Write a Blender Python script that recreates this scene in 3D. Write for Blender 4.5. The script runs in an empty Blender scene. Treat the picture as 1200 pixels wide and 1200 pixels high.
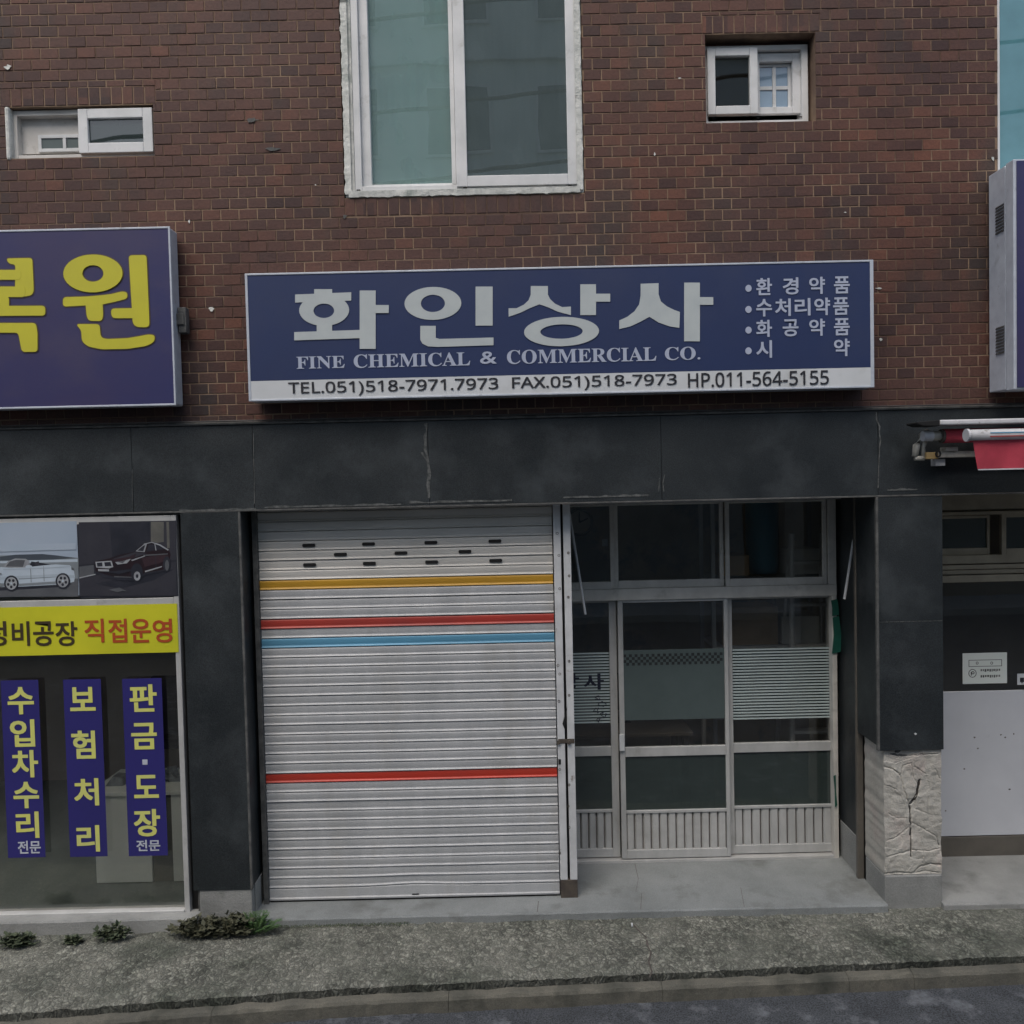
import bpy, bmesh, math, random
from mathutils import Matrix, Vector, noise
random.seed(7)
R = math.radians
scene = bpy.context.scene
col = scene.collection

# ------------------------------------------------------------------ camera
F = 980.0                      # focal length in pixels of a 1200 px wide picture
ZC, DC = 2.88, 5.5             # camera height above the pavement, distance from the facade
def rot(y, p, r):
    cy, sy, cp, sp, cr, sr = math.cos(y), math.sin(y), math.cos(p), math.sin(p), math.cos(r), math.sin(r)
    Ry = Matrix(((cy, 0, sy), (0, 1, 0), (-sy, 0, cy)))
    Rx = Matrix(((1, 0, 0), (0, cp, -sp), (0, sp, cp)))
    Rz = Matrix(((cr, -sr, 0), (sr, cr, 0), (0, 0, 1)))
    return Rz @ Rx @ Ry
MT = rot(R(-0.10366), R(1.89174), R(-1.29417)).transposed()
def w3(v):
    q = MT @ Vector(v); return Vector((q.x, q.z, -q.y))
cam_data = bpy.data.cameras.new("camera")
cam = bpy.data.objects.new("camera", cam_data)
col.objects.link(cam); scene.camera = cam
rgt, up, back = w3((1, 0, 0)), -w3((0, 1, 0)), -w3((0, 0, 1))
cam.matrix_world = Matrix(((rgt.x, up.x, back.x, 0), (rgt.y, up.y, back.y, -DC), (rgt.z, up.z, back.z, ZC), (0, 0, 0, 1)))
cam_data.sensor_width = 36; cam_data.lens = F / 1200 * 36
cam_data.clip_start = 0.05; cam_data.clip_end = 600

# ------------------------------------------------------------------ world, sun, exposure
world = bpy.data.worlds.new("World"); scene.world = world; world.use_nodes = True
wn = world.node_tree; bgn = wn.nodes["Background"]
sky = wn.nodes.new("ShaderNodeTexSky"); sky.sky_type = 'NISHITA'; sky.sun_disc = False
SUN_EL, SUN_AZ = R(58), R(200)            # azimuth clockwise from +Y (north)
sky.sun_elevation = SUN_EL; sky.sun_rotation = SUN_AZ
sky.air_density = 1.3; sky.dust_density = 4.0; sky.ozone_density = 1.0
wn.links.new(sky.outputs[0], bgn.inputs[0]); bgn.inputs[1].default_value = 0.13
sun_l = bpy.data.lights.new("sun", 'SUN'); sun_l.energy = 1.15; sun_l.angle = R(40); sun_l.color = (1.0, .985, .95)
sun = bpy.data.objects.new("sun", sun_l); col.objects.link(sun)
sd = Vector((math.sin(SUN_AZ) * math.cos(SUN_EL), math.cos(SUN_AZ) * math.cos(SUN_EL), math.sin(SUN_EL)))
sun.rotation_euler = sd.to_track_quat('Z', 'Y').to_euler(); sun.location = (0, -8, 14)
scene.view_settings.view_transform = 'Standard'; scene.view_settings.look = 'None'
scene.view_settings.gamma = 1; scene.view_settings.use_curve_mapping = False
scene.view_settings.exposure = 0.36
scene.cycles.max_bounces = 8; scene.cycles.transparent_max_bounces = 12

# ------------------------------------------------------------------ reading positions off the photograph's lines
def P(px, py, Y):              # pixel (1200 px picture) -> point on the vertical plane y = Y
    d = w3((px - 600, py - 600, F)); t = (Y + DC) / d.y
    return Vector((d.x * t, Y, ZC + d.z * t))
def PX(px, py, Y): return P(px, py, Y).x
def PZ(px, py, Y): return P(px, py, Y).z
def RC(x0, y0, x1, y1, Y):     # pixel rectangle -> x0, x1, z0, z1 on plane Y
    mx, my = (x0 + x1) / 2, (y0 + y1) / 2
    return PX(x0, my, Y), PX(x1, my, Y), PZ(mx, y1, Y), PZ(mx, y0, Y)
def G(px, py, z):
    d = w3((px - 600, py - 600, F)); t = (z - ZC) / d.z
    return Vector((d.x * t, -DC + d.y * t, z))

# ------------------------------------------------------------------ materials
def _n(nt, t, **k):
    n = nt.nodes.new(t)
    for a, b in k.items(): setattr(n, a, b)
    return n
def mat(name, c1, c2=None, scale=6.0, rough=.6, metal=0.0, bump=.0, bscale=60.0, speck=.0, spscale=300.0,
        stretch=(1, 1, 1), spec=.5, stain=None, stscale=1.5, stlo=.55, sthi=.75, coat=0.0, rvar=.12):
    m = bpy.data.materials.new(name); m.use_nodes = True
    nt = m.node_tree; L = nt.links.new; b = nt.nodes["Principled BSDF"]
    geo = _n(nt, "ShaderNodeNewGeometry"); mp = _n(nt, "ShaderNodeMapping"); mp.inputs['Scale'].default_value = stretch
    L(geo.outputs['Position'], mp.inputs[0])
    if c2 is None: c2 = tuple(x * .8 for x in c1)
    ns = _n(nt, "ShaderNodeTexNoise"); ns.inputs['Scale'].default_value = scale; ns.inputs['Detail'].default_value = 6; ns.inputs['Roughness'].default_value = .6
    L(mp.outputs[0], ns.inputs['Vector'])
    rp = _n(nt, "ShaderNodeMapRange"); rp.inputs[1].default_value = .35; rp.inputs[2].default_value = .68
    L(ns.outputs['Fac'], rp.inputs[0])
    mx = _n(nt, "ShaderNodeMix", data_type='RGBA'); mx.inputs[6].default_value = (*c1, 1); mx.inputs[7].default_value = (*c2, 1)
    L(rp.outputs[0], mx.inputs[0]); out = mx.outputs[2]
    if speck:
        s = _n(nt, "ShaderNodeTexNoise"); s.inputs['Scale'].default_value = spscale; s.inputs['Detail'].default_value = 2
        L(geo.outputs['Position'], s.inputs['Vector'])
        r2 = _n(nt, "ShaderNodeMapRange"); r2.inputs[1].default_value = .3; r2.inputs[2].default_value = .7
        r2.inputs[3].default_value = 1 - speck; r2.inputs[4].default_value = 1 + speck
        L(s.outputs['Fac'], r2.inputs[0])
        m2 = _n(nt, "ShaderNodeMix", data_type='RGBA', blend_type='MULTIPLY'); m2.inputs[0].default_value = 1
        L(out, m2.inputs[6]); L(r2.outputs[0], m2.inputs[7]); out = m2.outputs[2]
    if stain:
        s = _n(nt, "ShaderNodeTexNoise"); s.inputs['Scale'].default_value = stscale; s.inputs['Detail'].default_value = 8; s.inputs['Roughness'].default_value = .65
        mp2 = _n(nt, "ShaderNodeMapping"); mp2.inputs['Location'].default_value = (13.1, 4.7, 2.2); mp2.inputs['Scale'].default_value = stretch
        L(geo.outputs['Position'], mp2.inputs[0]); L(mp2.outputs[0], s.inputs['Vector'])
        r2 = _n(nt, "ShaderNodeMapRange"); r2.inputs[1].default_value = stlo; r2.inputs[2].default_value = sthi
        L(s.outputs['Fac'], r2.inputs[0])
        m2 = _n(nt, "ShaderNodeMix", data_type='RGBA'); L(r2.outputs[0], m2.inputs[0]); L(out, m2.inputs[6]); m2.inputs[7].default_value = (*stain, 1)
        out = m2.outputs[2]
    L(out, b.inputs['Base Color'])
    rr = _n(nt, "ShaderNodeMapRange"); rr.inputs[3].default_value = max(.03, rough - rvar); rr.inputs[4].default_value = min(1, rough + rvar)
    L(ns.outputs['Fac'], rr.inputs[0]); L(rr.outputs[0], b.inputs['Roughness'])
    b.inputs['Metallic'].default_value = metal; b.inputs['Specular IOR Level'].default_value = spec
    if coat: b.inputs['Coat Weight'].default_value = coat
    if bump:
        bn = _n(nt, "ShaderNodeTexNoise"); bn.inputs['Scale'].default_value = bscale; bn.inputs['Detail'].default_value = 4
        L(mp.outputs[0], bn.inputs['Vector'])
        bp = _n(nt, "ShaderNodeBump"); bp.inputs['Strength'].default_value = 1; bp.inputs['Distance'].default_value = bump
        L(bn.outputs['Fac'], bp.inputs['Height']); L(bp.outputs[0], b.inputs['Normal'])
    return m

def glass(name, tint=(1, 1, 1), ior=1.5, dark=1.0, rough=0.0, haze=0.0, hazec=(.5, .6, .6), gain=1.9):
    m = bpy.data.materials.new(name); m.use_nodes = True
    nt = m.node_tree; L = nt.links.new; nt.nodes.remove(nt.nodes["Principled BSDF"])
    o = nt.nodes["Material Output"]
    tr = _n(nt, "ShaderNodeBsdfTransparent"); tr.inputs[0].default_value = tuple(t * dark for t in tint) + (1,)
    gl = _n(nt, "ShaderNodeBsdfGlossy"); gl.inputs['Roughness'].default_value = rough; gl.inputs[0].default_value = (.95, .97, .97, 1)
    fr = _n(nt, "ShaderNodeFresnel"); fr.inputs[0].default_value = ior
    geo = _n(nt, "ShaderNodeNewGeometry"); ns = _n(nt, "ShaderNodeTexNoise"); ns.inputs['Scale'].default_value = 1.3
    L(geo.outputs['Position'], ns.inputs['Vector'])
    bp = _n(nt, "ShaderNodeBump"); bp.inputs['Distance'].default_value = .006; bp.inputs['Strength'].default_value = .6
    bp.inputs['Strength'].default_value = .22; L(ns.outputs['Fac'], bp.inputs['Height']); L(bp.outputs[0], gl.inputs['Normal'])
    mu = _n(nt, "ShaderNodeMath", operation='MULTIPLY'); mu.inputs[1].default_value = gain; mu.use_clamp = True
    L(fr.outputs[0], mu.inputs[0])
    base = tr.outputs[0]
    if haze:
        df = _n(nt, "ShaderNodeBsdfDiffuse"); df.inputs[0].default_value = (*hazec, 1)
        n2 = _n(nt, "ShaderNodeTexNoise"); n2.inputs['Scale'].default_value = 5; n2.inputs['Detail'].default_value = 8
        L(geo.outputs['Position'], n2.inputs['Vector'])
        r2 = _n(nt, "ShaderNodeMapRange"); r2.inputs[1].default_value = .3; r2.inputs[2].default_value = .8
        r2.inputs[3].default_value = haze * .85; r2.inputs[4].default_value = haze * 1.15; L(n2.outputs['Fac'], r2.inputs[0])
        mh = _n(nt, "ShaderNodeMixShader"); L(r2.outputs[0], mh.inputs[0]); L(base, mh.inputs[1]); L(df.outputs[0], mh.inputs[2]); base = mh.outputs[0]
    bf = _n(nt, "ShaderNodeMath", operation='SUBTRACT'); bf.inputs[0].default_value = 1; L(geo.outputs['Backfacing'], bf.inputs[1])
    mb_ = _n(nt, "ShaderNodeMath", operation='MULTIPLY'); L(mu.outputs[0], mb_.inputs[0]); L(bf.outputs[0], mb_.inputs[1])
    ms = _n(nt, "ShaderNodeMixShader"); L(mb_.outputs[0], ms.inputs[0]); L(base, ms.inputs[1]); L(gl.outputs[0], ms.inputs[2])
    L(ms.outputs[0], o.inputs[0])
    return m

PITX, PITZ = .1187, .0702
BZ0 = PZ(600, 492, 0) + .002      # bottom of the first brick course
def brick_mat(name, px=PITX, pz=PITZ, x0=0.0, bond=True):
    m = bpy.data.materials.new(name); m.use_nodes = True
    nt = m.node_tree; L = nt.links.new; b = nt.nodes["Principled BSDF"]
    geo = _n(nt, "ShaderNodeNewGeometry"); sp = _n(nt, "ShaderNodeSeparateXYZ"); L(geo.outputs['Position'], sp.inputs[0])
    def M(op, a, c):
        n = _n(nt, "ShaderNodeMath", operation=op)
        for i, v in enumerate((a, c)):
            if v is None: continue
            if isinstance(v, (int, float)): n.inputs[i].default_value = v
            else: L(v, n.inputs[i])
        return n.outputs[0]
    row = M('FLOOR', M('DIVIDE', M('SUBTRACT', sp.outputs[2], BZ0), pz), None)
    sh = M('MULTIPLY', M('FLOORED_MODULO', row, 2), .5) if bond else 0.0
    colm = M('FLOOR', M('SUBTRACT', M('DIVIDE', M('SUBTRACT', sp.outputs[0], x0), px), sh), None)
    cb = _n(nt, "ShaderNodeCombineXYZ"); L(colm, cb.inputs[0]); L(row, cb.inputs[1])
    wn_ = _n(nt, "ShaderNodeTexWhiteNoise", noise_dimensions='2D'); L(cb.outputs[0], wn_.inputs['Vector'])
    cr = _n(nt, "ShaderNodeValToRGB"); e = cr.color_ramp.elements
    e[0].position = 0; e[0].color = (.044, .023, .022, 1); e[1].position = 1; e[1].color = (.138, .060, .040, 1)
    for p, c in ((.12, (.060, .030, .027)), (.35, (.080, .039, .031)), (.62, (.092, .044, .034)), (.85, (.105, .050, .037)), (.96, (.125, .055, .038))):
        q = e.new(p); q.color = (*c, 1)
    L(wn_.outputs['Value'], cr.inputs[0])
    # weathering: broad greyish purple film, fine dirt
    n1 = _n(nt, "ShaderNodeTexNoise"); n1.inputs['Scale'].default_value = .75; n1.inputs['Detail'].default_value = 7; n1.inputs['Roughness'].default_value = .62
    L(geo.outputs['Position'], n1.inputs['Vector'])
    r1 = _n(nt, "ShaderNodeMapRange"); r1.inputs[1].default_value = .42; r1.inputs[2].default_value = .66; r1.inputs[3].default_value = 0; r1.inputs[4].default_value = .78
    L(n1.outputs['Fac'], r1.inputs[0])
    m1 = _n(nt, "ShaderNodeMix", data_type='RGBA'); L(r1.outputs[0], m1.inputs[0]); L(cr.outputs[0], m1.inputs[6]); m1.inputs[7].default_value = (.078, .045, .041, 1)
    n3 = _n(nt, "ShaderNodeTexNoise"); n3.inputs['Scale'].default_value = 2.2; n3.inputs['Detail'].default_value = 8
    mp3 = _n(nt, "ShaderNodeMapping"); mp3.inputs['Location'].default_value = (5.3, 0, 8.1); mp3.inputs['Scale'].default_value = (1.1, 1, .38)
    L(geo.outputs['Position'], mp3.inputs[0]); L(mp3.outputs[0], n3.inputs['Vector'])
    r3 = _n(nt, "ShaderNodeMapRange"); r3.inputs[1].default_value = .53; r3.inputs[2].default_value = .70; r3.inputs[4].default_value = .8
    L(n3.outputs['Fac'], r3.inputs[0])
    m3 = _n(nt, "ShaderNodeMix", data_type='RGBA'); L(r3.outputs[0], m3.inputs[0]); L(m1.outputs[2], m3.inputs[6]); m3.inputs[7].default_value = (.045, .040, .038, 1)
    n2 = _n(nt, "ShaderNodeTexNoise"); n2.inputs['Scale'].default_value = 55; n2.inputs['Detail'].default_value = 6; n2.inputs['Roughness'].default_value = .7
    L(geo.outputs['Position'], n2.inputs['Vector'])
    r2 = _n(nt, "ShaderNodeMapRange"); r2.inputs[1].default_value = .3; r2.inputs[2].default_value = .7; r2.inputs[3].default_value = .72; r2.inputs[4].default_value = 1.25
    L(n2.outputs['Fac'], r2.inputs[0])
    m2 = _n(nt, "ShaderNodeMix", data_type='RGBA', blend_type='MULTIPLY'); m2.inputs[0].default_value = 1
    L(m3.outputs[2], m2.inputs[6]); L(r2.outputs[0], m2.inputs[7]); n5 = _n(nt, "ShaderNodeTexNoise"); n5.inputs['Scale'].default_value = .55; n5.inputs['Detail'].default_value = 5; n5.inputs['Roughness'].default_value = .6
    mp5 = _n(nt, "ShaderNodeMapping"); mp5.inputs['Location'].default_value = (1.3, 0, 3.1); mp5.inputs['Scale'].default_value = (1, 1, 1.3)
    L(geo.outputs['Position'], mp5.inputs[0]); L(mp5.outputs[0], n5.inputs['Vector'])
    r5 = _n(nt, "ShaderNodeMapRange"); r5.inputs[1].default_value = .38; r5.inputs[2].default_value = .62; L(n5.outputs['Fac'], r5.inputs[0])
    c5 = _n(nt, "ShaderNodeMix", data_type='RGBA'); c5.inputs[6].default_value = (.76, .78, .82, 1); c5.inputs[7].default_value = (1.26, 1.07, .92, 1); L(r5.outputs[0], c5.inputs[0])
    m5 = _n(nt, "ShaderNodeMix", data_type='RGBA', blend_type='MULTIPLY'); m5.inputs[0].default_value = 1; L(m2.outputs[2], m5.inputs[6]); L(c5.outputs[2], m5.inputs[7])
    L(m5.outputs[2], b.inputs['Base Color'])
    b.inputs['Roughness'].default_value = .62; b.inputs['Specular IOR Level'].default_value = .35
    bp = _n(nt, "ShaderNodeBump"); bp.inputs['Strength'].default_value = .8; bp.inputs['Distance'].default_value = .003
    L(n2.outputs['Fac'], bp.inputs['Height']); L(bp.outputs[0], b.inputs['Normal'])
    return m

M = {}
M['brick'] = brick_mat('brick_tile')
M['brick_v'] = brick_mat('brick_tile_upright', px=PITZ, pz=PITX, bond=False)
M['mortar'] = mat('mortar', (.17, .108, .072), (.062, .036, .029), scale=.9, rough=.95, bump=.001, bscale=120, stain=(.28, .195, .13), stscale=1.5, stlo=.44, sthi=.60)
M['granite'] = mat('dark_granite', (.016, .020, .0225), (.026, .031, .034), scale=2.2, rough=.48, speck=.55, spscale=170, stain=(.058, .067, .072), stscale=2.6, stlo=.50, sthi=.85, bump=.0006, bscale=300, spec=.45)
M['granite_edge'] = mat('grimy_stone_edge', (.12, .12, .115), (.05, .052, .052), scale=14, rough=.8, bump=.002)
M['smear'] = mat('lime_smear', (.135, .14, .137), (.045, .050, .050), scale=40, rough=.9, bump=.001)
M['pvc'] = mat('white_window_plastic', (.70, .70, .70), (.56, .57, .57), scale=5, rough=.45, stain=(.36, .35, .32), stscale=9, stlo=.60, sthi=.80)
M['pvc_old'] = mat('aged_window_plastic', (.62, .60, .57), (.50, .48, .45), scale=5, rough=.5, stain=(.26, .24, .20), stscale=9, stlo=.58, sthi=.8)
M['plaster'] = mat('ragged_plaster', (.70, .70, .66), (.48, .49, .46), scale=14, rough=.95, bump=.006, bscale=45, stain=(.28, .32, .29), stscale=5, stlo=.52, sthi=.7)
M['alu'] = mat('painted_aluminium', (.47, .475, .47), (.36, .365, .36), scale=7, rough=.45, metal=.0, stain=(.22, .215, .20), stscale=6, stlo=.58, sthi=.8, stretch=(1, 1, .4))
M['alu_light'] = mat('pale_aluminium', (.54, .54, .53), (.43, .43, .42), scale=7, rough=.4, metal=.2, stain=(.26, .25, .24), stscale=6, stlo=.6, sthi=.8)
M['alu_warm'] = mat('lifted_warm_aluminium', (.62, .60, .55), (.48, .465, .43), scale=7, rough=.45, stain=(.26, .25, .22), stscale=6, stlo=.58, sthi=.8)  # warm stained aluminium, colour brightened to offset shade under the beam
M['room_mid'] = mat('stained_interior_wall', (.50, .45, .37), (.34, .30, .25), scale=1.6, rough=.9, stain=(.22, .24, .26), stscale=2, stlo=.5, sthi=.6)
M['beige'] = mat('beige_aluminium', (.44, .38, .28), (.34, .29, .215), scale=6, rough=.5, metal=.2)
M['beige_dark'] = mat('brown_rail', (.12, .108, .092), (.09, .082, .070), scale=6, rough=.6)
M['shutter'] = mat('shutter_paint', (.43, .44, .45), (.355, .365, .375), scale=3, rough=.42, stretch=(2.2, 1, .6), speck=.08, spscale=120, stain=(.33, .325, .31), stscale=1.6, stlo=.52, sthi=.80, bump=.0012, bscale=14)
M['shutter_warm'] = mat('shutter_paint_aged_lifted', (.58, .565, .53), (.48, .47, .445), scale=3, rough=.42, stretch=(.6, 1, 2), stain=(.42, .41, .38), stscale=1.4, stlo=.5, sthi=.8)  # warm aged paint of the upper slats, lightened against the beam's shade
M['s_yellow'] = mat('yellow_paint', (.55, .30, .028), (.42, .23, .03), scale=3, rough=.45, stretch=(.6, 1, 2))
M['s_red'] = mat('red_paint', (.42, .050, .035), (.30, .045, .038), scale=3, rough=.45, stretch=(.6, 1, 2))
M['s_red2'] = mat('bright_red_paint', (.50, .040, .022), (.38, .045, .03), scale=3, rough=.45, stretch=(.6, 1, 2))
M['s_blue'] = mat('light_blue_paint', (.11, .32, .48), (.10, .26, .38), scale=3, rough=.45, stretch=(.6, 1, 2))
M['post'] = mat('scuffed_white_rail', (.60, .61, .62), (.48, .49, .50), scale=9, rough=.5, stain=(.16, .13, .10), stscale=14, stlo=.63, sthi=.72)
M['rust'] = mat('rusty_steel', (.085, .07, .055), (.05, .04, .035), scale=20, rough=.85)
M['black'] = mat('black_gap', (.006, .006, .007), (.004, .004, .004), rough=.8)
M['blue_sign'] = mat('navy_sign_face', (.018, .033, .104), (.015, .028, .092), scale=1.4, rough=.48, stain=(.026, .038, .098), stscale=2.5, stlo=.5, sthi=.8, speck=.05, spscale=160)
M['violet_sign'] = mat('violet_navy_sign_face', (.042, .034, .100), (.020, .024, .110), scale=.9, rough=.45, stretch=(1, 1, 1.4), stain=(.060, .050, .105), stscale=1.5, stlo=.5, sthi=.8)
M['sign_grey'] = mat('pale_grey_letter', (.48, .52, .52), (.43, .47, .48), scale=8, rough=.5)
M['sign_lav'] = mat('lavender_letter', (.42, .46, .58), (.38, .42, .53), scale=8, rough=.5)
M['sign_white'] = mat('sign_white', (.62, .64, .66), (.55, .57, .58), scale=3, rough=.45, stain=(.42, .43, .42), stscale=3, stlo=.55, sthi=.8)
M['sign_edge'] = mat('sign_aluminium', (.56, .60, .66), (.45, .48, .54), scale=10, rough=.45, metal=.2, stain=(.22, .23, .25), stscale=8, stlo=.6, sthi=.8)
M['sign_black'] = mat('black_print', (.018, .018, .024), (.026, .026, .032), rough=.5)
M['yellow_letter'] = mat('yellow_letter', (.56, .52, .035), (.50, .46, .035), scale=3, rough=.45)
M['ochre_outline'] = mat('ochre_outline', (.095, .065, .040), (.08, .055, .04), rough=.5)
M['yellow_banner'] = mat('yellow_film', (.62, .60, .030), (.50, .50, .02), scale=2, rough=.4)
M['brown_print'] = mat('dark_brown_print', (.045, .030, .012), (.05, .035, .015), rough=.5)
M['red_print'] = mat('orange_red_print', (.42, .070, .015), (.36, .06, .015), rough=.5)
M['indigo'] = mat('indigo_film', (.030, .026, .165), (.025, .022, .14), scale=2, rough=.4)
M['lime_letter'] = mat('pale_yellow_letter', (.66, .66, .16), (.58, .60, .20), rough=.45)
M['white_print'] = mat('pale_print', (.50, .53, .60), (.45, .48, .55), rough=.5)
M['concrete'] = mat('pale_concrete', (.285, .29, .28), (.21, .215, .208), scale=3.5, rough=.9, bump=.004, bscale=70, speck=.18, spscale=260, stain=(.115, .118, .112), stscale=2.6, stlo=.55, sthi=.75)
M['step'] = mat('worn_step_concrete', (.235, .25, .25), (.165, .178, .178), scale=2.0, rough=.8, bump=.0035, bscale=50, speck=.2, spscale=200, stain=(.115, .12, .115), stscale=3.2, stlo=.54, sthi=.74)
M['pave'] = mat('pebbly_concrete', (.175, .170, .150), (.085, .085, .075), scale=16, rough=.95, bump=.006, bscale=60, speck=.5, spscale=130, stain=(.060, .066, .052), stscale=2.0, stlo=.50, sthi=.68)
def pebble_mat():
    m = mat('pebbly_concrete', (.205, .206, .176), (.110, .116, .097), scale=4, rough=.95, speck=.4, spscale=150, stain=(.066, .075, .058), stscale=1.5, stlo=.50, sthi=.68)
    nt = m.node_tree; L = nt.links.new; b = nt.nodes['Principled BSDF']; old = b.inputs['Base Color'].links[0].from_socket
    geo = _n(nt, "ShaderNodeNewGeometry"); wv = _n(nt, "ShaderNodeTexNoise"); wv.inputs['Scale'].default_value = 14
    L(geo.outputs['Position'], wv.inputs['Vector'])
    ad = _n(nt, "ShaderNodeVectorMath", operation='MULTIPLY_ADD'); ad.inputs[1].default_value = (.07, .07, .07); L(wv.outputs['Color'], ad.inputs[0]); L(geo.outputs['Position'], ad.inputs[2])
    mp = _n(nt, "ShaderNodeMapping"); mp.inputs['Scale'].default_value = (44, 34, 10); L(ad.outputs[0], mp.inputs[0])
    v1 = _n(nt, "ShaderNodeTexVoronoi", feature='DISTANCE_TO_EDGE'); v1.inputs['Scale'].default_value = 1; L(mp.outputs[0], v1.inputs['Vector'])
    v2 = _n(nt, "ShaderNodeTexVoronoi"); v2.inputs['Scale'].default_value = 1; L(mp.outputs[0], v2.inputs['Vector'])
    r1 = _n(nt, "ShaderNodeMapRange"); r1.inputs[1].default_value = .03; r1.inputs[2].default_value = .30; r1.inputs[3].default_value = .48; r1.inputs[4].default_value = 1.0; L(v1.outputs['Distance'], r1.inputs[0])
    sp = _n(nt, "ShaderNodeSeparateColor"); L(v2.outputs['Color'], sp.inputs[0])
    r2 = _n(nt, "ShaderNodeMapRange"); r2.inputs[1].default_value = 0; r2.inputs[2].default_value = 1; r2.inputs[3].default_value = .65; r2.inputs[4].default_value = 1.75; L(sp.outputs[0], r2.inputs[0])
    mu = _n(nt, "ShaderNodeMath", operation='MULTIPLY'); L(r1.outputs[0], mu.inputs[0]); L(r2.outputs[0], mu.inputs[1])
    mx = _n(nt, "ShaderNodeMix", data_type='RGBA', blend_type='MULTIPLY'); nm = _n(nt, "ShaderNodeTexNoise"); nm.inputs['Scale'].default_value = 2.4; nm.inputs['Detail'].default_value = 5; L(geo.outputs['Position'], nm.inputs['Vector'])
    rm = _n(nt, "ShaderNodeMapRange"); rm.inputs[1].default_value = .36; rm.inputs[2].default_value = .60; rm.inputs[3].default_value = .5; rm.inputs[4].default_value = 1; L(nm.outputs['Fac'], rm.inputs[0]); L(rm.outputs[0], mx.inputs[0]); L(old, mx.inputs[6]); L(mu.outputs[0], mx.inputs[7]); L(mx.outputs[2], b.inputs['Base Color'])
    bp = _n(nt, "ShaderNodeBump"); bp.inputs['Distance'].default_value = .008; bp.inputs['Strength'].default_value = .9; L(r1.outputs[0], bp.inputs['Height']); L(bp.outputs[0], b.inputs['Normal'])
    return m
M['pave'] = pebble_mat()
M['kerb'] = mat('mossy_kerb_concrete', (.140, .132, .106), (.090, .088, .074), scale=4, rough=.9, bump=.004, bscale=50, speck=.25, spscale=220, stain=(.050, .052, .042), stscale=3, stlo=.52, sthi=.7)
M['asphalt'] = mat('asphalt', (.060, .066, .074), (.040, .044, .050), scale=5, rough=.85, bump=.005, bscale=130, speck=.7, spscale=120, stain=(.150, .160, .175), stscale=5.5, stlo=.53, sthi=.68)
M['ground'] = mat('ground', (.10, .10, .09), (.07, .07, .065), scale=1, rough=.95)
M['marble'] = mat('broken_cream_render', (.47, .455, .41), (.37, .355, .32), scale=6, rough=.85, bump=.003, bscale=40, stain=(.42, .36, .33), stscale=4, stlo=.5, sthi=.7)
M['crack'] = mat('crack_shadowed_mortar', (.10, .085, .075), (.05, .045, .04), rough=.95, scale=30)
M['white_panel'] = mat('white_board', (.56, .575, .61), (.50, .515, .55), scale=2, rough=.45, stain=(.40, .41, .43), stscale=6, stlo=.64, sthi=.8)
M['awn_red'] = mat('red_awning_cloth', (.46, .045, .075), (.34, .035, .055), scale=7, rough=.8, bump=.0015, bscale=200)
M['awn_white'] = mat('white_awning_tube', (.60, .60, .62), (.45, .45, .47), scale=10, rough=.45, stain=(.20, .18, .16), stscale=14, stlo=.6, sthi=.7)
M['awn_cast'] = mat('cast_bracket', (.52, .50, .44), (.34, .32, .28), scale=20, rough=.6, metal=.2)
M['brass'] = mat('yellowed_plastic', (.40, .28, .11), (.3, .2, .1), scale=20, rough=.6)
M['green_tape'] = mat('green_tape', (.012, .095, .068), (.010, .07, .052), scale=10, rough=.5)
M['film'] = mat('frosted_film', (.46, .54, .53), (.40, .47, .46), scale=4, rough=.6)
M['film_dark'] = mat('grey_green_film', (.085, .112, .112), (.072, .096, .096), scale=4, rough=.45)
M['film_black'] = mat('black_film', (.022, .026, .027), (.016, .018, .018), rough=.5)
M['navy_print'] = mat('navy_print', (.012, .016, .035), (.015, .02, .04), rough=.5)
M['room'] = mat('interior_wall_paint', (.60, .58, .53), (.52, .50, .45), scale=1.5, rough=.9)
M['room_dark'] = mat('dark_interior_wall', (.26, .225, .185), (.20, .175, .14), scale=1.2, rough=.9)
M['floor_tile'] = mat('interior_floor', (.17, .20, .19), (.11, .135, .13), scale=2.5, rough=.35, stretch=(1, .4, 1))
M['desk'] = mat('pale_green_board', (.72, .76, .72), (.66, .70, .66), scale=2, rough=.5)
M['mesh_board'] = mat('perforated_board', (.14, .145, .125), (.11, .115, .10), scale=2, rough=.6, speck=.35, spscale=200)
M['clutter'] = mat('crumpled_foil', (.30, .34, .36), (.12, .13, .14), scale=18, rough=.35, metal=.4)
M['teal_plastic'] = mat('blue_plastic', (.07, .26, .38), (.05, .20, .30), scale=3, rough=.35)
M['curtain'] = mat('pale_green_curtain', (.58, .72, .68), (.44, .58, .55), scale=2.2, rough=.9, stretch=(3, 1, .5))
M['curtain_dk'] = mat('grey_curtain', (.26, .31, .30), (.20, .25, .24), scale=2.2, rough=.9, stretch=(3, 1, .5))
M['white_paint'] = mat('white_paint', (.62, .64, .66), (.55, .57, .6), rough=.5)
M['cable'] = mat('black_cable', (.02, .02, .02), (.03, .03, .03), rough=.6)
M['leaf'] = mat('weed_leaf', (.050, .115, .035), (.085, .145, .05), scale=30, rough=.6)
M['leaf_dark'] = mat('dark_weed_leaf', (.055, .080, .045), (.085, .095, .055), scale=30, rough=.7)
M['leaf_red'] = mat('reddish_weed_leaf', (.085, .085, .050), (.060, .065, .040), scale=30, rough=.7)
M['opp_wall'] = mat('pale_render_wall', (.70, .74, .72), (.60, .65, .63), scale=.7, rough=.9)
M['opp_dark'] = mat('grey_tile_wall', (.20, .20, .185), (.15, .15, .14), scale=1, rough=.8)
M['g_clear'] = glass('clear_glass', tint=(.80, .86, .84), dark=.8)
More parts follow.
